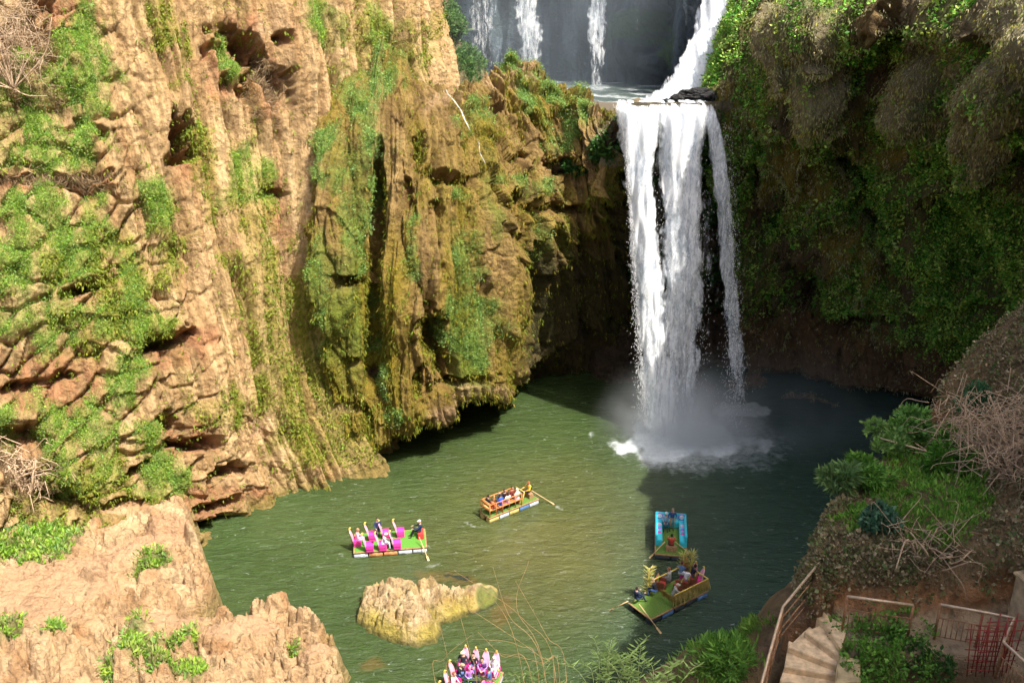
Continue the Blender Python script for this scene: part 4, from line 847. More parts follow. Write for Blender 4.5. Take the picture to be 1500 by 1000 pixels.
# ---------- railings ----------
rust = plain('rusty metal', (.34,.18,.09), .8, .0, var=.5, scale=9); rail_m = plain('weathered rail', (.62,.47,.32), .5, .4, var=.3, scale=7)
def T(px_, py_, t):
    a, dy, dz = ray(px_, py_); return np.array([a * t, dy * t, CAMZ + dz * t])
def railing(tops, zb, label, nb, group=None, name='metal_railing', wall=.036, mid=(.62,), balus=True):
    e = bpy.data.objects.new(name, None); C.objects.link(e); e.location = (tops[0][0], tops[0][1], zb[0]); tops = [np.array(t) for t in tops]
    pc(tube_obj('handrail', [(np.array(tops), wall)], rail_m), e)
    for t, z in zip(tops, zb): pc(tube_obj('post', [(np.array([t, [t[0], t[1], z]]), .032)], rust), e)
    bs = []; ms = []
    for (t0, z0), (t1, z1), n in zip(zip(tops, zb), zip(tops[1:], zb[1:]), nb):
        bot0 = np.array([t0[0], t0[1], z0]); bot1 = np.array([t1[0], t1[1], z1])
        for m in mid: ms.append((np.array([bot0 + (t0 - bot0) * m, bot1 + (t1 - bot1) * m]), .014))
        ms.append((np.array([bot0 + (t0 - bot0) * .1, bot1 + (t1 - bot1) * .1]), .012))
        for i in range(1, n):
            f = i / n; a = t0 + (t1 - t0) * f; b_ = bot0 + (bot1 - bot0) * f
            bs.append((np.array([b_ + (a - b_) * mid[-1], b_ + (a - b_) * .08]), .011))
            if i % 4 == 0:       # scroll ornament
                th = np.linspace(0, 4.5, 14); dirv = (t1 - t0) / np.linalg.norm(t1 - t0); cc0 = b_ + (a - b_) * (mid[-1] + .12)
                bs.append((np.array([cc0 + dirv * math.cos(q) * .09 * (1 - q / 9) + np.array([0, 0, 1]) * math.sin(q) * .09 * (1 - q / 9) for q in th]), .007))
    pc(tube_obj('rail', ms, rust), e)
    if balus: pc(tube_obj('baluster', bs, rust), e)
    tag(e, label, 'railing', group); return e
zl = 18.8
railing([W(1241,873,zl+1), W(1338,886,zl+1)], [zl, zl], 'rusty railing with a flat top bar on the landing, nearest the stairs', [14])
railing([W(1378,885,zl+1), W(1440,896,zl+1), W(1486,905,zl+1), W(1470,940,zl+1), W(1530,995,zl+1)], [zl] * 5, 'rusty railing right of the gap, bending toward the right corner', [8, 6, 6, 12])
railing([W(1200,824,zl+1.15), W(1147,888,zl+1), W(1132,940,zl+.55), W(1115,1003,zl+.05), W(1100,1050,zl-.4)], [zl+.1, zl, zl-.45, zl-.95, zl-1.4], 'long pale handrail curving down along the outer edge of the stairs', [6, 6, 6, 4], wall=.034, mid=(.66, .33), balus=False)
# red stacked frames
rm = plain('maroon paint', (.30,.04,.03), .5, .1, var=.4)
e = bpy.data.objects.new('red_metal_rack', None); C.objects.link(e); cen = np.array(W(1445, 990, 18.8)); e.location = cen
ps = []
g = np.random.default_rng(8)
for k in range(3):
    dx = .16 * k; dy = .12 * k; tilt = .12 * (k - 1)
    for i in range(5):
        x0 = -.45 + i * .2 + dx; ps.append((np.array([[x0, dy, 0], [x0 + tilt + .05, dy + .12, 1.35 + .12 * ((i + k) % 2)]]), .013))
    for j in range(5):
        z = .18 + j * .26; ps.append((np.array([[-.5 + dx + tilt * z, dy + .09 * z, z], [.42 + dx + tilt * z, dy + .09 * z, z + .06 * (k - 1)]]), .012))
tube_obj('frame', ps, rm, e, 5)
tag(e, 'maroon painted metal grid frames leaning against the railing', 'metal rack')
# short post and piers at the right edge
def box_bm(bm, c0, s, bev=.01, rot=0):
    r = bmesh.ops.create_cube(bm, size=1); vs = r['verts']
    bmesh.ops.scale(bm, vec=s, verts=vs); bmesh.ops.rotate(bm, cent=(0,0,0), matrix=Matrix.Rotation(rot, 3, 'Z'), verts=vs); bmesh.ops.translate(bm, vec=c0, verts=vs)
    return vs
def box_obj(name, boxes, mat, parent=None, bev=.01, rot=0):
    bm = bmesh.new()
    for c0, s in boxes: box_bm(bm, c0, s, rot=rot)
    if bev: bmesh.ops.bevel(bm, geom=bm.edges[:], offset=bev, segments=2, affect='EDGES')
    me = bpy.data.meshes.new(name); bm.to_mesh(me); bm.free(); return link(name, me, mat, parent)
conc = plain('old plaster', (.50,.37,.21), .9, var=.35, scale=4)
e = bpy.data.objects.new('concrete_pillar', None); C.objects.link(e); e.location = W(1500, 925, 18.78)
box_obj('shaft', [((0,0,.75), (.62,.62,1.5))], conc, e, .03, .25); box_obj('ledge', [((0,0,1.54), (.72,.72,.08))], conc, e, .02, .25)
box_obj('cap', [((.05,0,1.93), (.5,.5,.7)), ((.05,0,2.32), (.62,.62,.08))], plain('brown plaster', (.5,.28,.13), .9, var=.3), e, .02, .25)
tag(e, 'stepped plastered pillar at the right edge of the landing', 'pillar')
e = bpy.data.objects.new('rusty_post', None); C.objects.link(e); e.location = W(1384, 1000, 17.6)
box_obj('shaft', [((0,0,.4), (.3,.22,1.1))], plain('rusty sheet', (.28,.15,.06), .8, .1, var=.5), e, .02, .1); box_obj('cap', [((0,0,.965), (.34,.26,.03))], rust, e, .008, .1)
tag(e, 'short broad rusty post among the bushes below the railing', 'post')
# ================= PEOPLE =================
def ell(bm, c, r, rot=None, seg=12):
    v = bmesh.ops.create_uvsphere(bm, u_segments=seg, v_segments=seg // 2 + 2, radius=1)['verts']
    bmesh.ops.scale(bm, vec=r, verts=v)
    if rot is not None: bmesh.ops.rotate(bm, cent=(0,0,0), matrix=rot, verts=v)
    bmesh.ops.translate(bm, vec=c, verts=v)
def limb(bm, a, b, ra, rb, n=6):
    a = Vector(a); b = Vector(b)
    for i in range(n + 1):
        f = i / n; r = ra + (rb - ra) * f; ell(bm, a.lerp(b, f), (r, r, r), seg=10)
    L = (b - a).length
    if L < 1e-4: return
    q = (b - a).to_track_quat('Z', 'Y').to_matrix()
    v = bmesh.ops.create_cone(bm, cap_ends=True, segments=12, radius1=ra, radius2=rb, depth=L)['verts']
    bmesh.ops.rotate(bm, cent=(0,0,0), matrix=q, verts=v); bmesh.ops.translate(bm, vec=(a + b) / 2, verts=v)
POSE = {
 # pelvis z, torso lean (fwd), knee offset, foot, elbow L/R, hand L/R   (facing +Y, metres)
 'sit':   dict(pel=(0,0,.48), chest=(0,.03,.86), neck=(0,.05,1.02), knee=((-.12,.42,.50),(.12,.42,.50)), foot=((-.12,.46,.08),(.13,.44,.08)), elbow=((-.27,.06,.72),(.27,.06,.72)), hand=((-.12,.30,.60),(.13,.28,.61)), head=(0,.08,1.16)),
 'lean':  dict(pel=(0,0,.48), chest=(.02,.14,.84), neck=(.03,.20,.98), knee=((-.15,.42,.50),(.12,.43,.50)), foot=((-.16,.40,.08),(.15,.48,.08)), elbow=((-.25,.22,.66),(.27,.28,.68)), hand=((-.08,.42,.56),(.10,.44,.58)), head=(.03,.26,1.11)),
 'row':   dict(pel=(0,0,.46), chest=(0,-.05,.84), neck=(0,-.04,1.0), knee=((-.14,.38,.56),(.14,.38,.56)), foot=((-.13,.62,.08),(.13,.62,.08)), elbow=((-.28,.16,.72),(.28,.16,.72)), hand=((-.22,.42,.74),(.22,.42,.74)), head=(0,.0,1.14)),
 'wave':  dict(pel=(0,0,.48), chest=(0,0,.88), neck=(0,.01,1.04), knee=((-.13,.42,.50),(.13,.42,.50)), foot=((-.14,.42,.08),(.13,.50,.08)), elbow=((-.28,.12,.78),(.30,.14,.90)), hand=((-.14,.32,.66),(.16,.26,1.10)), head=(0,.04,1.18)),
 'stand': dict(pel=(0,0,.94), chest=(0,.02,1.30), neck=(0,.03,1.47), knee=((-.10,.03,.50),(.11,.05,.50)), foot=((-.11,-.02,.08),(.14,.0,.08)), elbow=((-.27,-.02,1.14),(.27,.02,1.14)), hand=((-.22,.16,.98),(.24,.18,1.0)), head=(0,.06,1.61)),
}
class Buf:
    def __init__(s): s.V = []; s.F = []; s.n = 0
    def add(s, V, F): s.V += V; s.F += [[i + s.n for i in f] for f in F]; s.n += len(V)
_sp = {}
def sph(seg):
    if seg not in _sp:
        r = seg // 2 + 2; V = [(0, 0, 1)] + [(math.sin(math.pi * i / r) * math.cos(2 * math.pi * j / seg), math.sin(math.pi * i / r) * math.sin(2 * math.pi * j / seg), math.cos(math.pi * i / r)) for i in range(1, r) for j in range(seg)] + [(0, 0, -1)]
        F = [[0, 1 + j, 1 + (j + 1) % seg] for j in range(seg)] + [[1 + i * seg + j, 1 + (i + 1) * seg + j, 1 + (i + 1) * seg + (j + 1) % seg, 1 + i * seg + (j + 1) % seg] for i in range(r - 2) for j in range(seg)]
        F += [[len(V) - 1, 1 + (r - 2) * seg + (j + 1) % seg, 1 + (r - 2) * seg + j] for j in range(seg)]; _sp[seg] = (V, F)
    return _sp[seg]
_ell0, _limb0 = ell, limb
def ell(b, c, r, rot=None, seg=12):
    if not isinstance(b, Buf): return _ell0(b, c, r, rot, seg)
    V, F = sph(seg); c = Vector(c); M = rot if rot is not None else Matrix.Identity(3)
    b.add([tuple(M @ Vector((v[0] * r[0], v[1] * r[1], v[2] * r[2])) + c) for v in V], F)
def limb(b, a, c, ra, rb, n=5):
    a = Vector(a); c = Vector(c); q = (c - a).to_track_quat('Z', 'Y').to_matrix(); L = (c - a).length
    n = max(n, 2); prof = [(-ra * .95, ra * .3), (-ra * .5, ra * .87)] + [(L * i / n, ra + (rb - ra) * i / n) for i in range(n + 1)] + [(L + rb * .5, rb * .87), (L + rb * .95, rb * .3)]
    V = [tuple(a + q @ Vector((math.cos(t) * r, math.sin(t) * r, z))) for z, r in prof for t in (k * math.pi / 5 for k in range(10))]
    F = [[i * 10 + j, i * 10 + (j + 1) % 10, (i + 1) * 10 + (j + 1) % 10, (i + 1) * 10 + j] for i in range(len(prof) - 1) for j in range(10)] + [list(range(9, -1, -1)), [len(V) - 10 + j for j in range(10)]]
    b.add(V, F)
def make_body(pn):
    p = POSE[pn]; bm = Buf()
    pel, ch, nk, hd = (Vector(p[k]) for k in ('pel', 'chest', 'neck', 'head'))
    for i in range(9):
        f = i / 8; c0 = pel.lerp(ch, f); w_ = .165 - .035 * math.sin(f * math.pi) + .02 * f; ell(bm, c0, (w_, .115 + .01 * f, .09))
    ell(bm, ch + Vector((0,0,.06)), (.195, .115, .10)); limb(bm, ch + Vector((0,0,.08)), nk + Vector((0,0,.06)), .065, .052)
    ell(bm, hd, (.078, .098, .118), seg=16); ell(bm, hd + Vector((0,.03,-.07)), (.052,.062,.05))
    limb(bm, hd + Vector((0,.092,.01)), hd + Vector((0,.114,-.022)), .010, .016, 3)
    ell(bm, hd + Vector((0,.092,-.058)), (.026,.012,.012))
    segs = [('top', pel + Vector((0,0,.12)), ch), ('top', ch, ch + Vector((0,0,.1))), ('skin', nk, hd + Vector((0,0,.1))), ('pants', pel - Vector((0,0,.05)), pel + Vector((0,0,.04)))]
    for s, sg in ((0, -1), (1, 1)):
        ell(bm, hd + Vector((sg * .08, -.005, -.005)), (.013,.026,.034))
        sh = ch + Vector((sg * .185, 0, .07)); el = Vector(p['elbow'][s]); ha = Vector(p['hand'][s]); kn = Vector(p['knee'][s]); ft = Vector(p['foot'][s]); hip = pel + Vector((sg * .09, 0, -.02))
        limb(bm, sh, el, .056, .042); limb(bm, el, ha, .042, .028); limb(bm, hip, kn, .088, .058); limb(bm, kn, ft + Vector((0,-.02,.02)), .058, .038)
        ell(bm, ft + Vector((0,.06,-.035)), (.046,.13,.042))
        d = (ha - el).normalized(); side = d.cross(Vector((0,0,1)));
        if side.length < .1: side = Vector((1,0,0))
        side.normalize(); up = side.cross(d).normalized()
        pc_ = ha + d * .055; ell(bm, pc_, (.040,.048,.018), Matrix((side, d, up)).transposed().to_3x3())
        for j, fl_ in enumerate((.062, .072, .068, .052)):
            b0 = ha + d * .085 + side * (-.030 + .02 * j); k1 = b0 + d * fl_ * .55 - up * .01; limb(bm, b0, k1, .0095, .009, 3); limb(bm, k1, k1 + d * fl_ * .35 - up * fl_ * .4, .009, .0075, 3)
        tb = ha + d * .03 - side * sg * .035; limb(bm, tb, tb + d * .035 - side * sg * .03 - up * .01, .012, .010, 3); limb(bm, tb + d * .035 - side * sg * .03 - up * .01, tb + d * .06 - side * sg * .03 - up * .025, .010, .008, 3)
        segs += [('top', sh, el), ('top', el, el.lerp(ha, .85)), ('skin', ha, ha + d * .15), ('pants', hip, kn), ('pants', kn, kn.lerp(ft, .8)), ('shoe', ft + Vector((0,-.03,-.02)), ft + Vector((0,.16,-.035)))]
    me = bpy.data.meshes.new('person_raw'); me.from_pydata(bm.V, [], bm.F); me.update()
    o = bpy.data.objects.new('tmp', me); C.objects.link(o)
    m = o.modifiers.new('r', 'REMESH'); m.mode = 'VOXEL'; m.voxel_size = .014; m.use_smooth_shade = True
    m2 = o.modifiers.new('s', 'SMOOTH'); m2.factor = .5; m2.iterations = 2
    dg = bpy.context.evaluated_depsgraph_get(); me2 = bpy.data.meshes.new_from_object(o.evaluated_get(dg)); bpy.data.objects.remove(o); me2.name = 'person_' + pn
    n = len(me2.polygons); cen = np.zeros(n * 3); me2.polygons.foreach_get('center', cen); cen = cen.reshape(-1, 3)
    best = np.full(n, 9.); idx = np.zeros(n, np.int32); order = {'skin': 0, 'top': 1, 'pants': 2, 'shoe': 3}
    for k, a, b in segs:
        a = np.array(a); b = np.array(b); ab = b - a; t = np.clip(((cen - a) @ ab) / (ab @ ab + 1e-9), 0, 1); dd = np.linalg.norm(cen - a - t[:, None] * ab, axis=1)
        mm = dd < best; best[mm] = dd[mm]; idx[mm] = order[k]
    me2.polygons.foreach_set('material_index', idx); me2.polygons.foreach_set('use_smooth', np.ones(n, bool))
    for _ in range(4): me2.materials.append(None)
    return me2
BODY = {k: make_body(k) for k in POSE}
def head_cap(kind):
    bm = bmesh.new()
    if kind == 'hair':
        ell(bm, (0,-.018,.022), (.088,.102,.112), seg=16); bmesh.ops.delete(bm, geom=[v for v in bm.verts if v.co.y > .045 and v.co.z < .075 or v.co.z < -.06], context='VERTS')
    elif kind == 'long_hair':
        ell(bm, (0,-.02,.022), (.092,.106,.114), seg=16); bmesh.ops.delete(bm, geom=[v for v in bm.verts if v.co.y > .045 and v.co.z < .075], context='VERTS'); ell(bm, (0,-.085,-.09), (.075,.035,.13))
    elif kind == 'scarf':
        ell(bm, (0,-.01,.02), (.098,.112,.125), seg=16); bmesh.ops.delete(bm, geom=[v for v in bm.verts if v.co.y > .06 and v.co.z < .07], context='VERTS'); ell(bm, (0,-.03,-.14), (.12,.10,.07))
    else:
        ell(bm, (0,-.005,.06), (.092,.108,.075), seg=16); bmesh.ops.delete(bm, geom=[v for v in bm.verts if v.co.z < .045], context='VERTS')
        v = bmesh.ops.create_cone(bm, cap_ends=True, segments=20, radius1=.13 if kind == 'hat' else .10, radius2=.125 if kind == 'hat' else .095, depth=.012)['verts']
        bmesh.ops.translate(bm, vec=(0, .0 if kind == 'hat' else .05, .05), verts=v)
    me = bpy.data.meshes.new(kind); bm.to_mesh(me); bm.free()
    for p in me.polygons: p.use_smooth = True
    return me
CAP = {k: head_cap(k) for k in ('hair', 'long_hair', 'scarf', 'hat', 'cap')}
_bm = bmesh.new(); ell(_bm, (0, .088, .012), (.012,.008,.008), seg=8)
EYE = bpy.data.meshes.new('eye'); _bm.to_mesh(EYE); _bm.free(); EYE.materials.append(plain('eye dark', (.03,.02,.02), .3))
def cloth(c): return plain('cloth %.2f %.2f %.2f' % c, c, .85, var=.2, scale=12, spec=.2)
PEOPLE_N = 0
def person(pos, face, pose, top, pants, label, head='hair', hc=(.03,.02,.015), skin=(.42,.24,.15), shoe=(.05,.04,.04), group=None, sc_=1.0):
    """pos: point under the feet, face: heading in degrees (0 = away from camera, +90 = left)"""
    o = bpy.data.objects.new('person', BODY[pose]); C.objects.link(o); o.location = pos; o.rotation_euler = (0, 0, R_(face)); o.scale = (sc_,) * 3
    for i, m in enumerate((plain('skin %.2f' % skin[0], skin, .55, var=.06), cloth(top), cloth(pants), cloth(shoe))):
        o.material_slots[i].link = 'OBJECT'; o.material_slots[i].material = m
    h = bpy.data.objects.new({'hair': 'hair', 'long_hair': 'hair', 'scarf': 'headscarf', 'hat': 'hat', 'cap': 'cap'}[head], CAP[head]); C.objects.link(h); h.parent = o; h.location = POSE[pose]['head']
    if not len(CAP[head].materials): CAP[head].materials.append(None)
    h.material_slots[0].link = 'OBJECT'; h.material_slots[0].material = cloth(hc)
    for sx in (-.032, .032):
        e = bpy.data.objects.new('eye', EYE); C.objects.link(e); e.parent = o; e.location = Vector(POSE[pose]['head']) + Vector((sx, 0, 0))
    tag(o, label, 'person', group); return o

# ================= RAFTS =================
wood = plain('raft wood', (.33,.20,.10), .8, var=.35, scale=8); turf = plain('green turf mat', (.09,.26,.03), .9, var=.3, scale=14); turf2 = plain('olive turf mat', (.10,.19,.03), .9, var=.35, scale=14)
pink = plain('magenta vinyl', (.80,.06,.38), .5, var=.15); lpink = plain('pale pink paint', (.85,.42,.55), .5, var=.12); yel = plain('yellow paint', (.75,.55,.12), .5); orange = plain('orange painted wood', (.62,.22,.07), .6, var=.25, scale=10)
blackr = plain('black rope', (.02,.02,.02), .8)
BARC = {'b': plain('blue barrel', (.10,.20,.42), .45, var=.25), 'w': plain('pale barrel', (.50,.55,.62), .45, var=.25), 'o': plain('orange barrel', (.55,.24,.10), .5, var=.35), 'y': plain('tan barrel', (.55,.42,.15), .5, var=.3), 'k': plain('dark barrel', (.03,.04,.05), .45)}
class Raft:
    def __init__(s, A, B, D, label, group='tourist rafts on the pool', deckz=.42, W_=None):
        """A near-left corner, B along the long side, D along the short side (world xy)"""
        A = np.array(A[:2]); B = np.array(B[:2]); D = np.array(D[:2]); ex = B - A; s.L = float(np.linalg.norm(ex)); ex /= s.L
        ey = np.array([-ex[1], ex[0]]); w_ = float((D - A) @ ey); s.W = W_ or abs(w_)
        cen = A + ex * s.L / 2 + ey * s.W / 2
        s.e = bpy.data.objects.new('raft', None); C.objects.link(s.e); s.e.location = (cen[0], cen[1], 0); s.ang = math.atan2(ex[1], ex[0]); s.e.rotation_euler = (0, 0, s.ang)
        s.z = deckz; tag(s.e, label, 'raft', group); s.M = Matrix.Translation((cen[0], cen[1], 0)) @ Matrix.Rotation(s.ang, 4, 'Z'); s.I = s.M.inverted()
    def loc(s, px_, py_, z=None):        # photo pixel at height z -> local point
        z = s.z if z is None else z
        v = s.I @ Vector(W(px_, py_, z)); return np.array([min(max(v.x, -s.L/2 + .15), s.L/2 - .15), min(max(v.y, -s.W/2 + .15), s.W/2 - .15), z])
    def wpt(s, l): return s.M @ Vector(l)
    def base(s, colors, deckmat, nb=5):
        L, Wd = s.L, s.W
        box_obj('deck', [((0, 0, s.z - .03), (L, Wd, .06))], wood, s.e, .01)
        box_obj('turf_mat', [((0, 0, s.z + .006), (L - .16, Wd - .16, .012))], deckmat, s.e, 0)
        box_obj('beam', [((0, y, s.z - .09), (L * .99, .09, .07)) for y in (-Wd/2 + .08, Wd/2 - .08)], wood, s.e, .01)
        bl = L / nb
        for y in (-Wd/2 + .24, Wd/2 - .24):
            for i in range(nb):
                x0 = -L/2 + bl * i + .03; x1 = x0 + bl - .06; r = .235; pr = np.array([[x0, y, .13], [x0 + .02, y, .13], [x0 + .03, y, .13], [(x0+x1)/2 - .02, y, .13], [(x0+x1)/2, y, .13], [(x0+x1)/2 + .02, y, .13], [x1 - .03, y, .13], [x1 - .02, y, .13], [x1, y, .13]])
                tube_obj('barrel', [(pr, np.array([r*.8, r*.97, r, r, r*1.04, r, r, r*.97, r*.8]))], BARC[colors[i % len(colors)]], s.e, 16)
def oar(a, b, label):
    a = np.array(a); b = np.array(b); d = (b - a) / np.linalg.norm(b - a)
    e = bpy.data.objects.new('oar', None); C.objects.link(e); e.location = a
    m = plain('pale wood', (.62,.43,.22), .7, var=.2); tube_obj('shaft', [(np.array([[0,0,0], (b - a) * .8]), .028)], m, e, 8)
    bm = bmesh.new(); v = box_bm(bm, (0,0,0), (.13, .025, .6)); bmesh.ops.rotate(bm, cent=(0,0,0), matrix=Vector(d).to_track_quat('Z', 'Y').to_matrix(), verts=v); bmesh.ops.translate(bm, vec=(b - a) * .86, verts=v)
    me = bpy.data.meshes.new('blade'); bm.to_mesh(me); bm.free(); link('blade', me, m, e)
    tag(e, label, 'oar')
def face_of(R, deg): return math.degrees(R.ang) - 90 + deg     # 0 = toward local +x

# --- raft with pink seats (left) ---
r1 = Raft(W(518,816,.1), W(626,807,.1), W(522,789,.42), 'green decked raft with tall backed pink seats on coloured barrels', W_=2.3)
r1.base('wooww', turf, 5)
def pink_seat(R, l, rotd=0, sc_=1.0):
    s = bpy.data.objects.new('seat', None); C.objects.link(s); s.parent = R.e; s.location = l; s.rotation_euler = (0, 0, R_(rotd)); s.scale = (sc_,) * 3
    box_obj('cushion', [((0,0,.24), (.5,.5,.44)), ((.0,.27,.38), (.5,.06,.3)), ((.0,-.27,.38), (.5,.06,.3))], pink, s, .035)
    pr = np.array([[-.24,0,.3], [-.30,0,.62], [-.36,0,.85], [-.44,0,1.08], [-.46,0,1.2]])
    bm = bmesh.new(); pts = catmull(pr, 12); ws = np.interp(np.linspace(0,1,12), [0,.45,1], [.24,.22,.07])
    vs = [[bm.verts.new((p[0] + dx, sy * w_, p[2])) for dx, sy in ((-.035,-1),(.035,-1),(.035,1),(-.035,1))] for p, w_ in zip(pts, ws)]
    for a, b in zip(vs, vs[1:]):
        for i in range(4): bm.faces.new([a[i], a[(i+1)%4], b[(i+1)%4], b[i]])
    bm.faces.new(vs[0][::-1]); bm.faces.new(vs[-1]); bmesh.ops.recalc_face_normals(bm, faces=bm.faces); bmesh.ops.bevel(bm, geom=bm.edges[:], offset=.012, segments=2, affect='EDGES')
    me = bpy.data.meshes.new('backrest'); bm.to_mesh(me); bm.free(); link('backrest', me, lpink, s)
    tube_obj('finial', [(np.array([[-.46,0,1.16],[-.48,0,1.26],[-.44,0,1.34],[-.36,0,1.36]]), np.array([.07,.06,.05,.02]))], yel, s, 8)
    return s
S1 = [r1.loc(a, b) for a, b in ((524,798),(546,790),(566,787),(587,785),(542,806),(561,804),(582,802))]
for l in S1: pink_seat(r1, l)
f = face_of(r1, 0)
box_obj('rower_bench', [((r1.L/2 - .35, .2, r1.z + .2), (.4,.8,.4))], plain('red crate', (.6,.05,.05), .6), r1.e, .02)
def seatp(R, l, dx=0): v = R.wpt((l[0] + dx, l[1], l[2])); return (v.x, v.y, v.z - .0)
person(seatp(r1, S1[0]), f, 'sit', (.75,.45,.6), (.5,.55,.65), 'person in a pink and white top on the leftmost pink seat', 'long_hair', (.35,.22,.12))
person(seatp(r1, S1[1] + [.35,.1,0]), f - 60, 'stand', (.03,.05,.14), (.03,.04,.10), 'person in dark blue standing among the pink seats', 'hair', sc_=.92)
person(seatp(r1, S1[5]), f, 'lean', (.72,.76,.82), (.55,.6,.7), 'person in a white top on the middle near pink seat', 'hat', (.75,.75,.75))
person(seatp(r1, S1[5] + [.55,.15,0]), f + 180, 'stand', (.10,.12,.13), (.02,.02,.03), 'person in dark trousers standing between the near pink seats', 'hair', sc_=.85)
person(seatp(r1, np.array([r1.L/2 - .4, .2, r1.z])), f + 180, 'row', (.02,.04,.11), (.02,.02,.03), 'rower in dark blue with pale hat, right end of the green raft', 'cap', (.75,.72,.65), (.45,.28,.18))
oar(W(614,786,.95), W(630,826,-.15), 'pale oar dipping beside the right end of the green decked raft')

# --- orange railed raft (centre) ---
r2 = Raft(W(717,765,.1), W(790,736,.1), W(696,757,.1), 'tan wooden raft with orange railings and a wide bench at its left end')
r2.base('ywybw', turf2, 5)
L, Wd = r2.L, r2.W
ps = []
zt = r2.z + .95
x0, x1 = -L/2 + .1, L/2 - 1.55
for sy in (-1, 1):
    y = sy * (Wd/2 - .08)
    for x in np.linspace(x0, x1, 6): tube_obj('railing_post', [(np.array([[x, y, r2.z], [x, y, zt]]), .035)], orange, r2.e, 6)
    ps += [(np.array([[x0, y, zt], [x1, y, zt]]), .038), (np.array([[x0, y, r2.z + .5], [x1, y, r2.z + .5]]), .028)]
ps += [(np.array([[x0, -Wd/2 + .08, z], [x0, Wd/2 - .08, z]]), .04) for z in (zt, r2.z + .5)]
tube_obj('railing', ps, orange, r2.e, 6)
box_obj('bench', [((x0 + .35, 0, r2.z + .46), (.5, Wd - .3, .06)), ((x0 + .12, 0, r2.z + .8), (.05, Wd - .3, .35))], plain('tan bench', (.6,.38,.14), .7), r2.e, .015)
for sy in (-1, 1): box_obj('side_bench', [((x0 + 1.9, sy * (Wd/2 - .32), r2.z + .44), (1.9,.36,.05)), ((x0 + 1.1, sy * (Wd/2 - .32), r2.z + .21), (.06,.3,.42)), ((x0 + 2.7, sy * (Wd/2 - .32), r2.z + .21), (.06,.3,.42))], orange, r2.e, .01)
tube_obj('front_bar', [(np.array([[x1, -Wd/2 + .1, r2.z], [x1 + .25, -Wd/2 + .1, zt], [x1 + .25, Wd/2 - .1, zt], [x1, Wd/2 - .1, r2.z]]), .035)], yel, r2.e, 6)
f = face_of(r2, 0)
P2 = [((x0 + .35, -.35), 0, 'sit', (.55,.12,.04), (.12,.08,.06), 'person in an orange red top at the left end of the orange railed raft', 'hair', (.12,.05,.02)),
      ((x0 + .4, .5), 0, 'sit', (.03,.03,.05), (.05,.06,.1), 'person in black on the far corner of the wide bench', 'hair', (.03,.02,.02)),
      ((x0 + 1.3, .78), -90, 'lean', (.04,.06,.09), (.05,.05,.08), 'person in dark blue on the far side bench, nearest the wide bench', 'hair', (.25,.35,.42)),
      ((x0 + 1.85, .78), -90, 'sit', (.03,.02,.03), (.04,.03,.04), 'person in black on the far side bench, second from the wide bench', 'long_hair', (.03,.02,.02)),
      ((x0 + 1.2, -.75), 90, 'lean', (.04,.10,.55), (.06,.1,.3), 'person in a bright blue jacket on the near side bench', 'hair', (.05,.03,.02)),
      ((x0 + 1.75, -.75), 90, 'sit', (.75,.62,.62), (.8,.3,.5), 'person in a pale top and pink skirt on the near side bench', 'long_hair', (.04,.03,.02)),
      ((x0 + 2.6, -.7), 90, 'sit', (.78,.74,.68), (.85,.35,.55), 'person in a white headscarf and pink trousers nearest the rower', 'scarf', (.8,.76,.66)),
      ((x0 + 2.5, .78), -90, 'sit', (.25,.06,.05), (.05,.05,.06), 'person in a dark red top on the far side bench beside the yellow bar', 'hair', (.03,.02,.02))]
for (lx, ly), df, po, tp, pn_, lb, hd, hc in P2: person(seatp(r2, np.array([lx, max(-Wd/2+.3, min(Wd/2-.3, ly)), r2.z])), f + df, po, tp, pn_, lb, hd, hc)
box_obj('rower_bench', [((L/2 - .45, .1, r2.z + .2), (.35,.7,.4))], wood, r2.e, .02)
rw = person(seatp(r2, np.array([L/2 - .45, .1, r2.z])), f + 180, 'row', (.75,.42,.05), (.05,.03,.03), 'rower in yellow and red at the right end of the orange railed raft', 'cap', (.3,.1,.04))
box_obj('life_vest', [((0,-.14,.74), (.34,.1,.42))], plain('black nylon', (.02,.02,.03), .6), rw, .04)
oar(W(777,717,1.0), W(816,741,-.15), 'long pale oar reaching right from the orange railed raft')
tag(tube_obj('tow_pole', [(np.array([W(775,714,1.1), W(757,723,1.2)]), .03)], blackr), 'thin black pole slanting from the rower toward the yellow bar', 'pole')

# --- turquoise couch raft (right, far) ---
turq = plain('turquoise vinyl', (.05,.55,.68), .4, var=.12); violet = plain('violet roundel', (.42,.12,.55), .5); cream = plain('cream ring', (.75,.7,.78), .5)
r3 = Raft(W(959,811,.42), W(1007,815,.42), W(960,766,.42), 'small raft with a turquoise couch wrapping three sides', W_=None)
r3.base('k', turf2, 2)
L, Wd = r3.L, r3.W
for sx in (-1, 1):
    box_obj('couch_side', [((sx * (L/2 - .25), .45, r3.z + .25), (.46, Wd - .95, .46)), ((sx * (L/2 - .09), .45, r3.z + .62), (.14, Wd - .95, .5))], turq, r3.e, .05)
box_obj('couch_back', [((0, Wd/2 - .26, r3.z + .25), (L - 1.0, .46, .46)), ((0, Wd/2 - .09, r3.z + .66), (L, .14, .62))], turq, r3.e, .05)
def disc(c0, r, mat, name, par, nrm='z', h=.02):
    bm = bmesh.new(); v = bmesh.ops.create_cone(bm, cap_ends=True, segments=24, radius1=r, radius2=r * .95, depth=h)['verts']
    if nrm == 'y': bmesh.ops.rotate(bm, cent=(0,0,0), matrix=Matrix.Rotation(R_(90), 3, 'X'), verts=v)
    bmesh.ops.translate(bm, vec=c0, verts=v); me = bpy.data.meshes.new(name); bm.to_mesh(me); bm.free(); return link(name, me, mat, par)
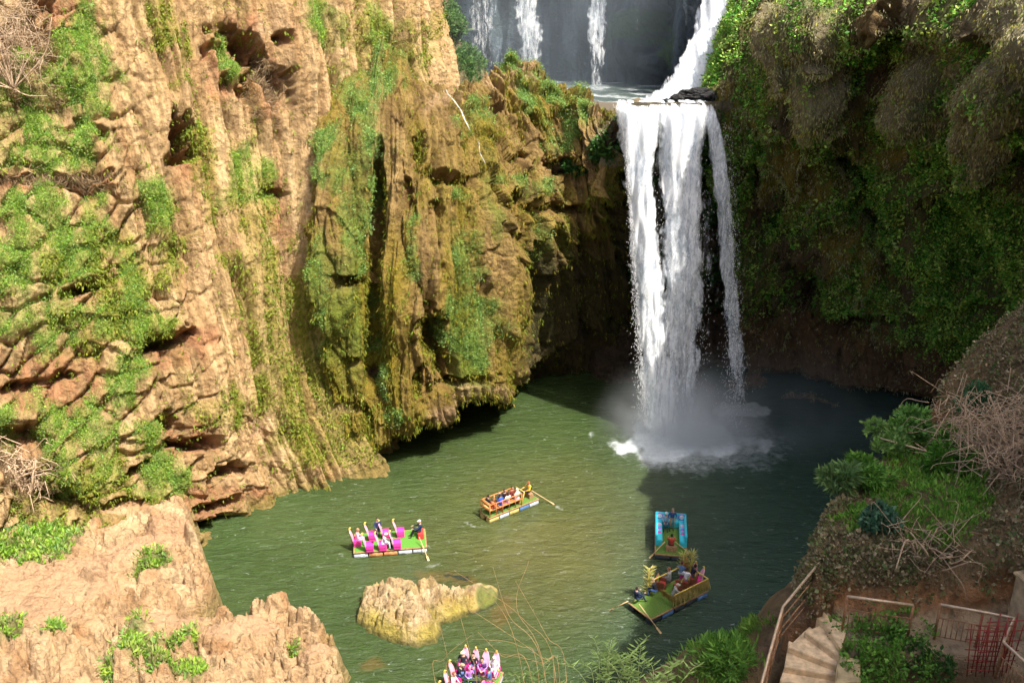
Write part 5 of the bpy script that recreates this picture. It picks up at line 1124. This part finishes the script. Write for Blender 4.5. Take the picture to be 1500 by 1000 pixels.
for sx in (-1, 1):
    disc((sx * (L/2 - .30), Wd/2 - .17, r3.z + .72), .24, violet, 'roundel', r3.e, 'y'); disc((sx * (L/2 - .30), Wd/2 - .185, r3.z + .72), .17, cream, 'roundel', r3.e, 'y')
    for yy, mt in ((Wd/2 - .85, lpink), (Wd/2 - 1.35, violet), (Wd/2 - 1.85, pink)): disc((sx * (L/2 - .27), yy, r3.z + .49), .15, mt, 'roundel', r3.e)
f = face_of(r3, 0)
person(seatp(r3, np.array([.08, Wd/2 - .75, r3.z])), f - 90 + 10, 'stand', (.05,.08,.22), (.33,.26,.17), 'person in a dark blue top and khaki trousers standing before the turquoise couch', 'hair', (.35,.3,.25))
person(seatp(r3, np.array([-.32, Wd/2 - .5, r3.z])), f - 90, 'sit', (.35,.5,.6), (.08,.15,.25), 'person in grey blue sitting on the back of the turquoise couch', 'cap', (.6,.65,.7))
person(seatp(r3, np.array([0, -Wd/2 + .55, r3.z])), f + 90, 'row', (.5,.07,.05), (.08,.06,.05), 'rower in a red checked shirt at the near end of the turquoise raft', 'hair')
box_obj('rower_bench', [((0, -Wd/2 + .5, r3.z + .2), (.7,.3,.38))], wood, r3.e, .02)
oar(W(974,793,1.05), W(948,820,-.15), 'left oar of the turquoise raft'); oar(W(989,793,1.05), W(1019,817,-.15), 'right oar of the turquoise raft')

# --- thatched raft (right, near) ---
r4 = Raft(W(953,912,.2), W(1038,869,.2), W(915,889,.2), 'large raft with a straw fringe, palm fronds and a long green deck')
r4.base('kbk', turf2, 5)
L, Wd = r4.L, r4.W
straw = leaf_mat('straw', .2); STC = [(.42,.33,.10),(.55,.45,.16),(.32,.26,.08)]
g = np.random.default_rng(3)
def fringe(name, a, b, n, ln, par, depth=.12):
    a = np.array(a); b = np.array(b); LV = []
    for i in range(n):
        p = a + (b - a) * g.random() + np.array([g.normal() * .03, g.normal() * depth * .5, g.normal() * .04]); d = np.array([g.normal() * .12, -abs(g.normal()) * .10, -1]) * ln * g.uniform(.35, 1.25); w_ = np.array([.025, .0, 0])
        LV.append([p - w_, p + d * .5 - w_ * 1.2, p + d, p + d * .5 + w_])
    LV = np.array(LV); cc = np.repeat(np.array(STC)[g.integers(0, 3, len(LV))][:, None], 4, 1)
    return link(name, fast_mesh(name, LV, np.arange(len(LV) * 4).reshape(-1, 4), col=cc, smooth=False), straw, par)
yn = -Wd/2 + .06
tube_obj('rail', [(np.array([[-.55, yn, r4.z + .85], [L/2 - .1, yn, r4.z + .85]]), .04), (np.array([[-.55, -yn, r4.z + .85], [L/2 - .1, -yn, r4.z + .85]]), .04), (np.array([[L/2 - .1, yn, r4.z + .85], [L/2 - .1, -yn, r4.z + .85]]), .04)], yel, r4.e, 6)
for x in (-.55, L/4 - .2, L/2 - .1):
    for y in (yn, -yn): tube_obj('railing_post', [(np.array([[x, y, r4.z], [x, y, r4.z + .9]]), .035)], wood, r4.e, 6)
fringe('straw_fringe', (-.55, yn - .03, r4.z + .88), (L/2 - .1, yn - .03, r4.z + .88), 520, .7, r4.e)
fringe('straw_fringe', (-.6, yn, r4.z + .8), (-.6, yn + .9, r4.z + .8), 120, .5, r4.e)
def frond(R, l, h):
    s = bpy.data.objects.new('palm_frond', None); C.objects.link(s); s.parent = R.e; s.location = l
    tube_obj('stalk', [(np.array([[0,0,0],[.02,0,h*.5],[.08,.03,h]]), np.array([.035,.025,.01]))], yel, s, 6)
    LV = []
    for i in range(150):
        z = h * g.uniform(.12, 1); a = g.uniform(0, 6.28); d = np.array([math.cos(a), math.sin(a), .55]) * g.uniform(.25, .5); p = np.array([.04 * z, 0, z]); w_ = np.array([-math.sin(a), math.cos(a), 0]) * .025
        LV.append([p, p + d * .5 + w_, p + d, p + d * .5 - w_])
    LV = np.array(LV); cc = np.repeat(np.array([(.50,.46,.12),(.62,.52,.2),(.30,.36,.08)])[g.integers(0, 3, len(LV))][:, None], 4, 1)
    link('leaflets', fast_mesh('leaflets', LV, np.arange(len(LV) * 4).reshape(-1, 4), col=cc, smooth=False), straw, s)
frond(r4, r4.loc(940,866), 1.9); frond(r4, r4.loc(984,838), 1.8); frond(r4, r4.loc(1022,843), 1.9)
redc = plain('red cushion', (.45,.06,.05), .7); grc = plain('green cushion', (.2,.42,.08), .7)
def armchair(R, l, rotd):
    s = bpy.data.objects.new('armchair', None); C.objects.link(s); s.parent = R.e; s.location = l; s.rotation_euler = (0, 0, R_(rotd))
    box_obj('chair_frame', [((0,0,.2), (.56,.56,.36)), ((-.26,0,.6), (.08,.56,.6)), ((0,.27,.5), (.5,.06,.3)), ((0,-.27,.5), (.5,.06,.3))], plain('red brown wood', (.26,.09,.05), .6), s, .02)
    box_obj('cushion', [((.02,0,.41), (.46,.46,.07))], redc, s, .02); box_obj('back_cushion', [((-.2,0,.66), (.06,.4,.4))], grc, s, .02)
A4 = [(r4.loc(966,861), -60), (r4.loc(993,866), 120), (r4.loc(1003,862), 120), (r4.loc(1013,857), 120)]
for l, a in A4: armchair(r4, l, a)
for a, b, rd in ((994,841,-150), (1018,846,180), (1025,853,160)): pink_seat(r4, r4.loc(a, b), rd, .9)
f = face_of(r4, 0)
for a, b, df, po, tp, pn_, lb, hd, hc in (
    (932,885, 180,'row',(.02,.03,.07),(.03,.05,.10),'rower in dark navy at the near tip of the straw fringed raft','hair',(.03,.02,.02)),
    (960,874,-70,'lean',(.02,.02,.03),(.06,.12,.32),'person in a black jacket and blue jeans beside the tall palm frond','cap',(.35,.25,.2)),
    (980,857,-60,'sit',(.42,.44,.44),(.3,.32,.34),'person in light grey facing the rower, left of the red chairs','hair',(.3,.12,.06)),
    (985,880,150,'lean',(.35,.37,.36),(.25,.24,.22),'person in grey green leaning at the corner of the straw fringe','cap',(.55,.5,.4)),
    (993,846,-150,'sit',(.15,.25,.5),(.6,.65,.7),'person in a blue top below the first pink seat','hair',(.25,.05,.1)),
    (1004,858,-150,'sit',(.70,.74,.80),(.25,.35,.55),'person in a white top in the middle of the straw fringed raft','hair',(.04,.03,.03)),
    (1012,852,170,'lean',(.03,.03,.05),(.05,.07,.15),'person in black in front of the large pink seats','long_hair',(.03,.02,.02)),
    (999,832,-90,'sit',(.75,.10,.15),(.08,.08,.1),'person in a red top at the far end of the straw fringed raft','cap',(.7,.1,.08))):
    l = r4.loc(a, b); person(seatp(r4, l), f + 180 + df, po, tp, pn_, lb, hd, hc)
oar(W(936,884,1.15), W(972,932,-.15), 'right oar of the straw fringed raft, crossing in front of its tip'); oar(W(920,880,1.05), W(889,895,-.15), 'dark oar reaching left from the tip of the straw fringed raft')

# --- crowded pink raft at the bottom edge ---
r5 = Raft(W(672,972,.4), W(738,984,.4), W(672,950,.4), 'crowded raft with bright pink seats cut by the bottom edge', W_=5.2)
# move the raft so that its far short side lies on the line just set
ey = np.array([-math.sin(r5.ang), math.cos(r5.ang)]); r5.e.location.x -= ey[0] * r5.W; r5.e.location.y -= ey[1] * r5.W
r5.M = Matrix.Translation(r5.e.location) @ Matrix.Rotation(r5.ang, 4, 'Z'); r5.I = r5.M.inverted()
L, Wd = r5.L, r5.W
box_obj('deck', [((0,0,r5.z - .03), (L,Wd,.06))], wood, r5.e, .01); box_obj('turf_mat', [((0,0,r5.z + .006), (L-.16,Wd-.16,.012))], turf, r5.e, 0)
for x in (-L/2 + .24, L/2 - .24):
    for i in range(5):
        y0 = -Wd/2 + Wd/5 * i + .03; tube_obj('barrel', [(np.array([[x,y0,.13],[x,y0+.03,.13],[x,y0+Wd/5-.09,.13],[x,y0+Wd/5-.06,.13]]), np.array([.2,.235,.235,.2]))], BARC['bwo'[i % 3]], r5.e, 16)
seats5 = []
for x in np.linspace(-L/2 + .4, L/2 - .4, 4): seats5.append((x, Wd/2 - .4, -90))
for y in (Wd/2 - 1.3, Wd/2 - 2.1, Wd/2 - 2.9): seats5 += [(-L/2 + .38, y, 0), (L/2 - .38, y, 180)]
for x, y, rd in seats5: pink_seat(r5, (x, y, r5.z), rd, .95)
f = face_of(r5, 0)
Q5 = [(0,'sit',(.04,.04,.06),(.05,.06,.1),'hat',(.75,.65,.45),'person in a cream hat between the top two pink seats'),(1,'sit',(.03,.03,.04),(.1,.15,.35),'hair',(.03,.02,.02),'person in black in the back row of the crowded raft'),
      (2,'lean',(.40,.25,.55),(.2,.1,.3),'long_hair',(.05,.03,.02),'person in purple in the back row of the crowded raft'),(3,'sit',(.82,.82,.86),(.6,.6,.65),'scarf',(.85,.85,.85),'person in white at the right end of the back row'),
      (4,'lean',(.015,.02,.03),(.10,.18,.42),'cap',(.4,.3,.2),'person in a big black coat on the left side of the crowded raft'),(5,'sit',(.08,.14,.3),(.75,.1,.35),'hair',(.04,.03,.03),'person in a blue jacket with pink trousers on the right side'),
      (6,'sit',(.78,.70,.68),(.2,.2,.22),'hair',(.25,.1,.05),'person in a pale top, lower left of the black coat'),(7,'lean',(.85,.12,.42),(.06,.06,.1),'hair',(.02,.02,.02),'person in a magenta top on the right side of the crowded raft'),
      (8,'sit',(.03,.03,.04),(.05,.05,.08),'long_hair',(.02,.02,.02),'person in black, lowest on the left side'),(9,'sit',(.7,.08,.05),(.03,.03,.04),'hair',(.03,.02,.02),'person in bright red, lowest on the right side')]
for i, po, tp, pn_, hd, hc, lb in Q5:
    x, y, rd = seats5[i]; person(seatp(r5, np.array([x, y, r5.z])), f + rd, po, tp, pn_, lb, hd, hc, (.5,.3,.2))
person(seatp(r5, np.array([-.25, Wd/2 - 1.3, r5.z])), f - 60, 'sit', (.45,.2,.6), (.3,.4,.6), 'person in violet sitting in the middle of the crowded raft', 'scarf', (.85,.2,.5), sc_=.85)
person(seatp(r5, np.array([.2, Wd/2 - 1.9, r5.z])), f + 100, 'sit', (.03,.04,.08), (.03,.03,.04), 'dark haired person in navy in the middle of the crowded raft', 'hair', sc_=.9)
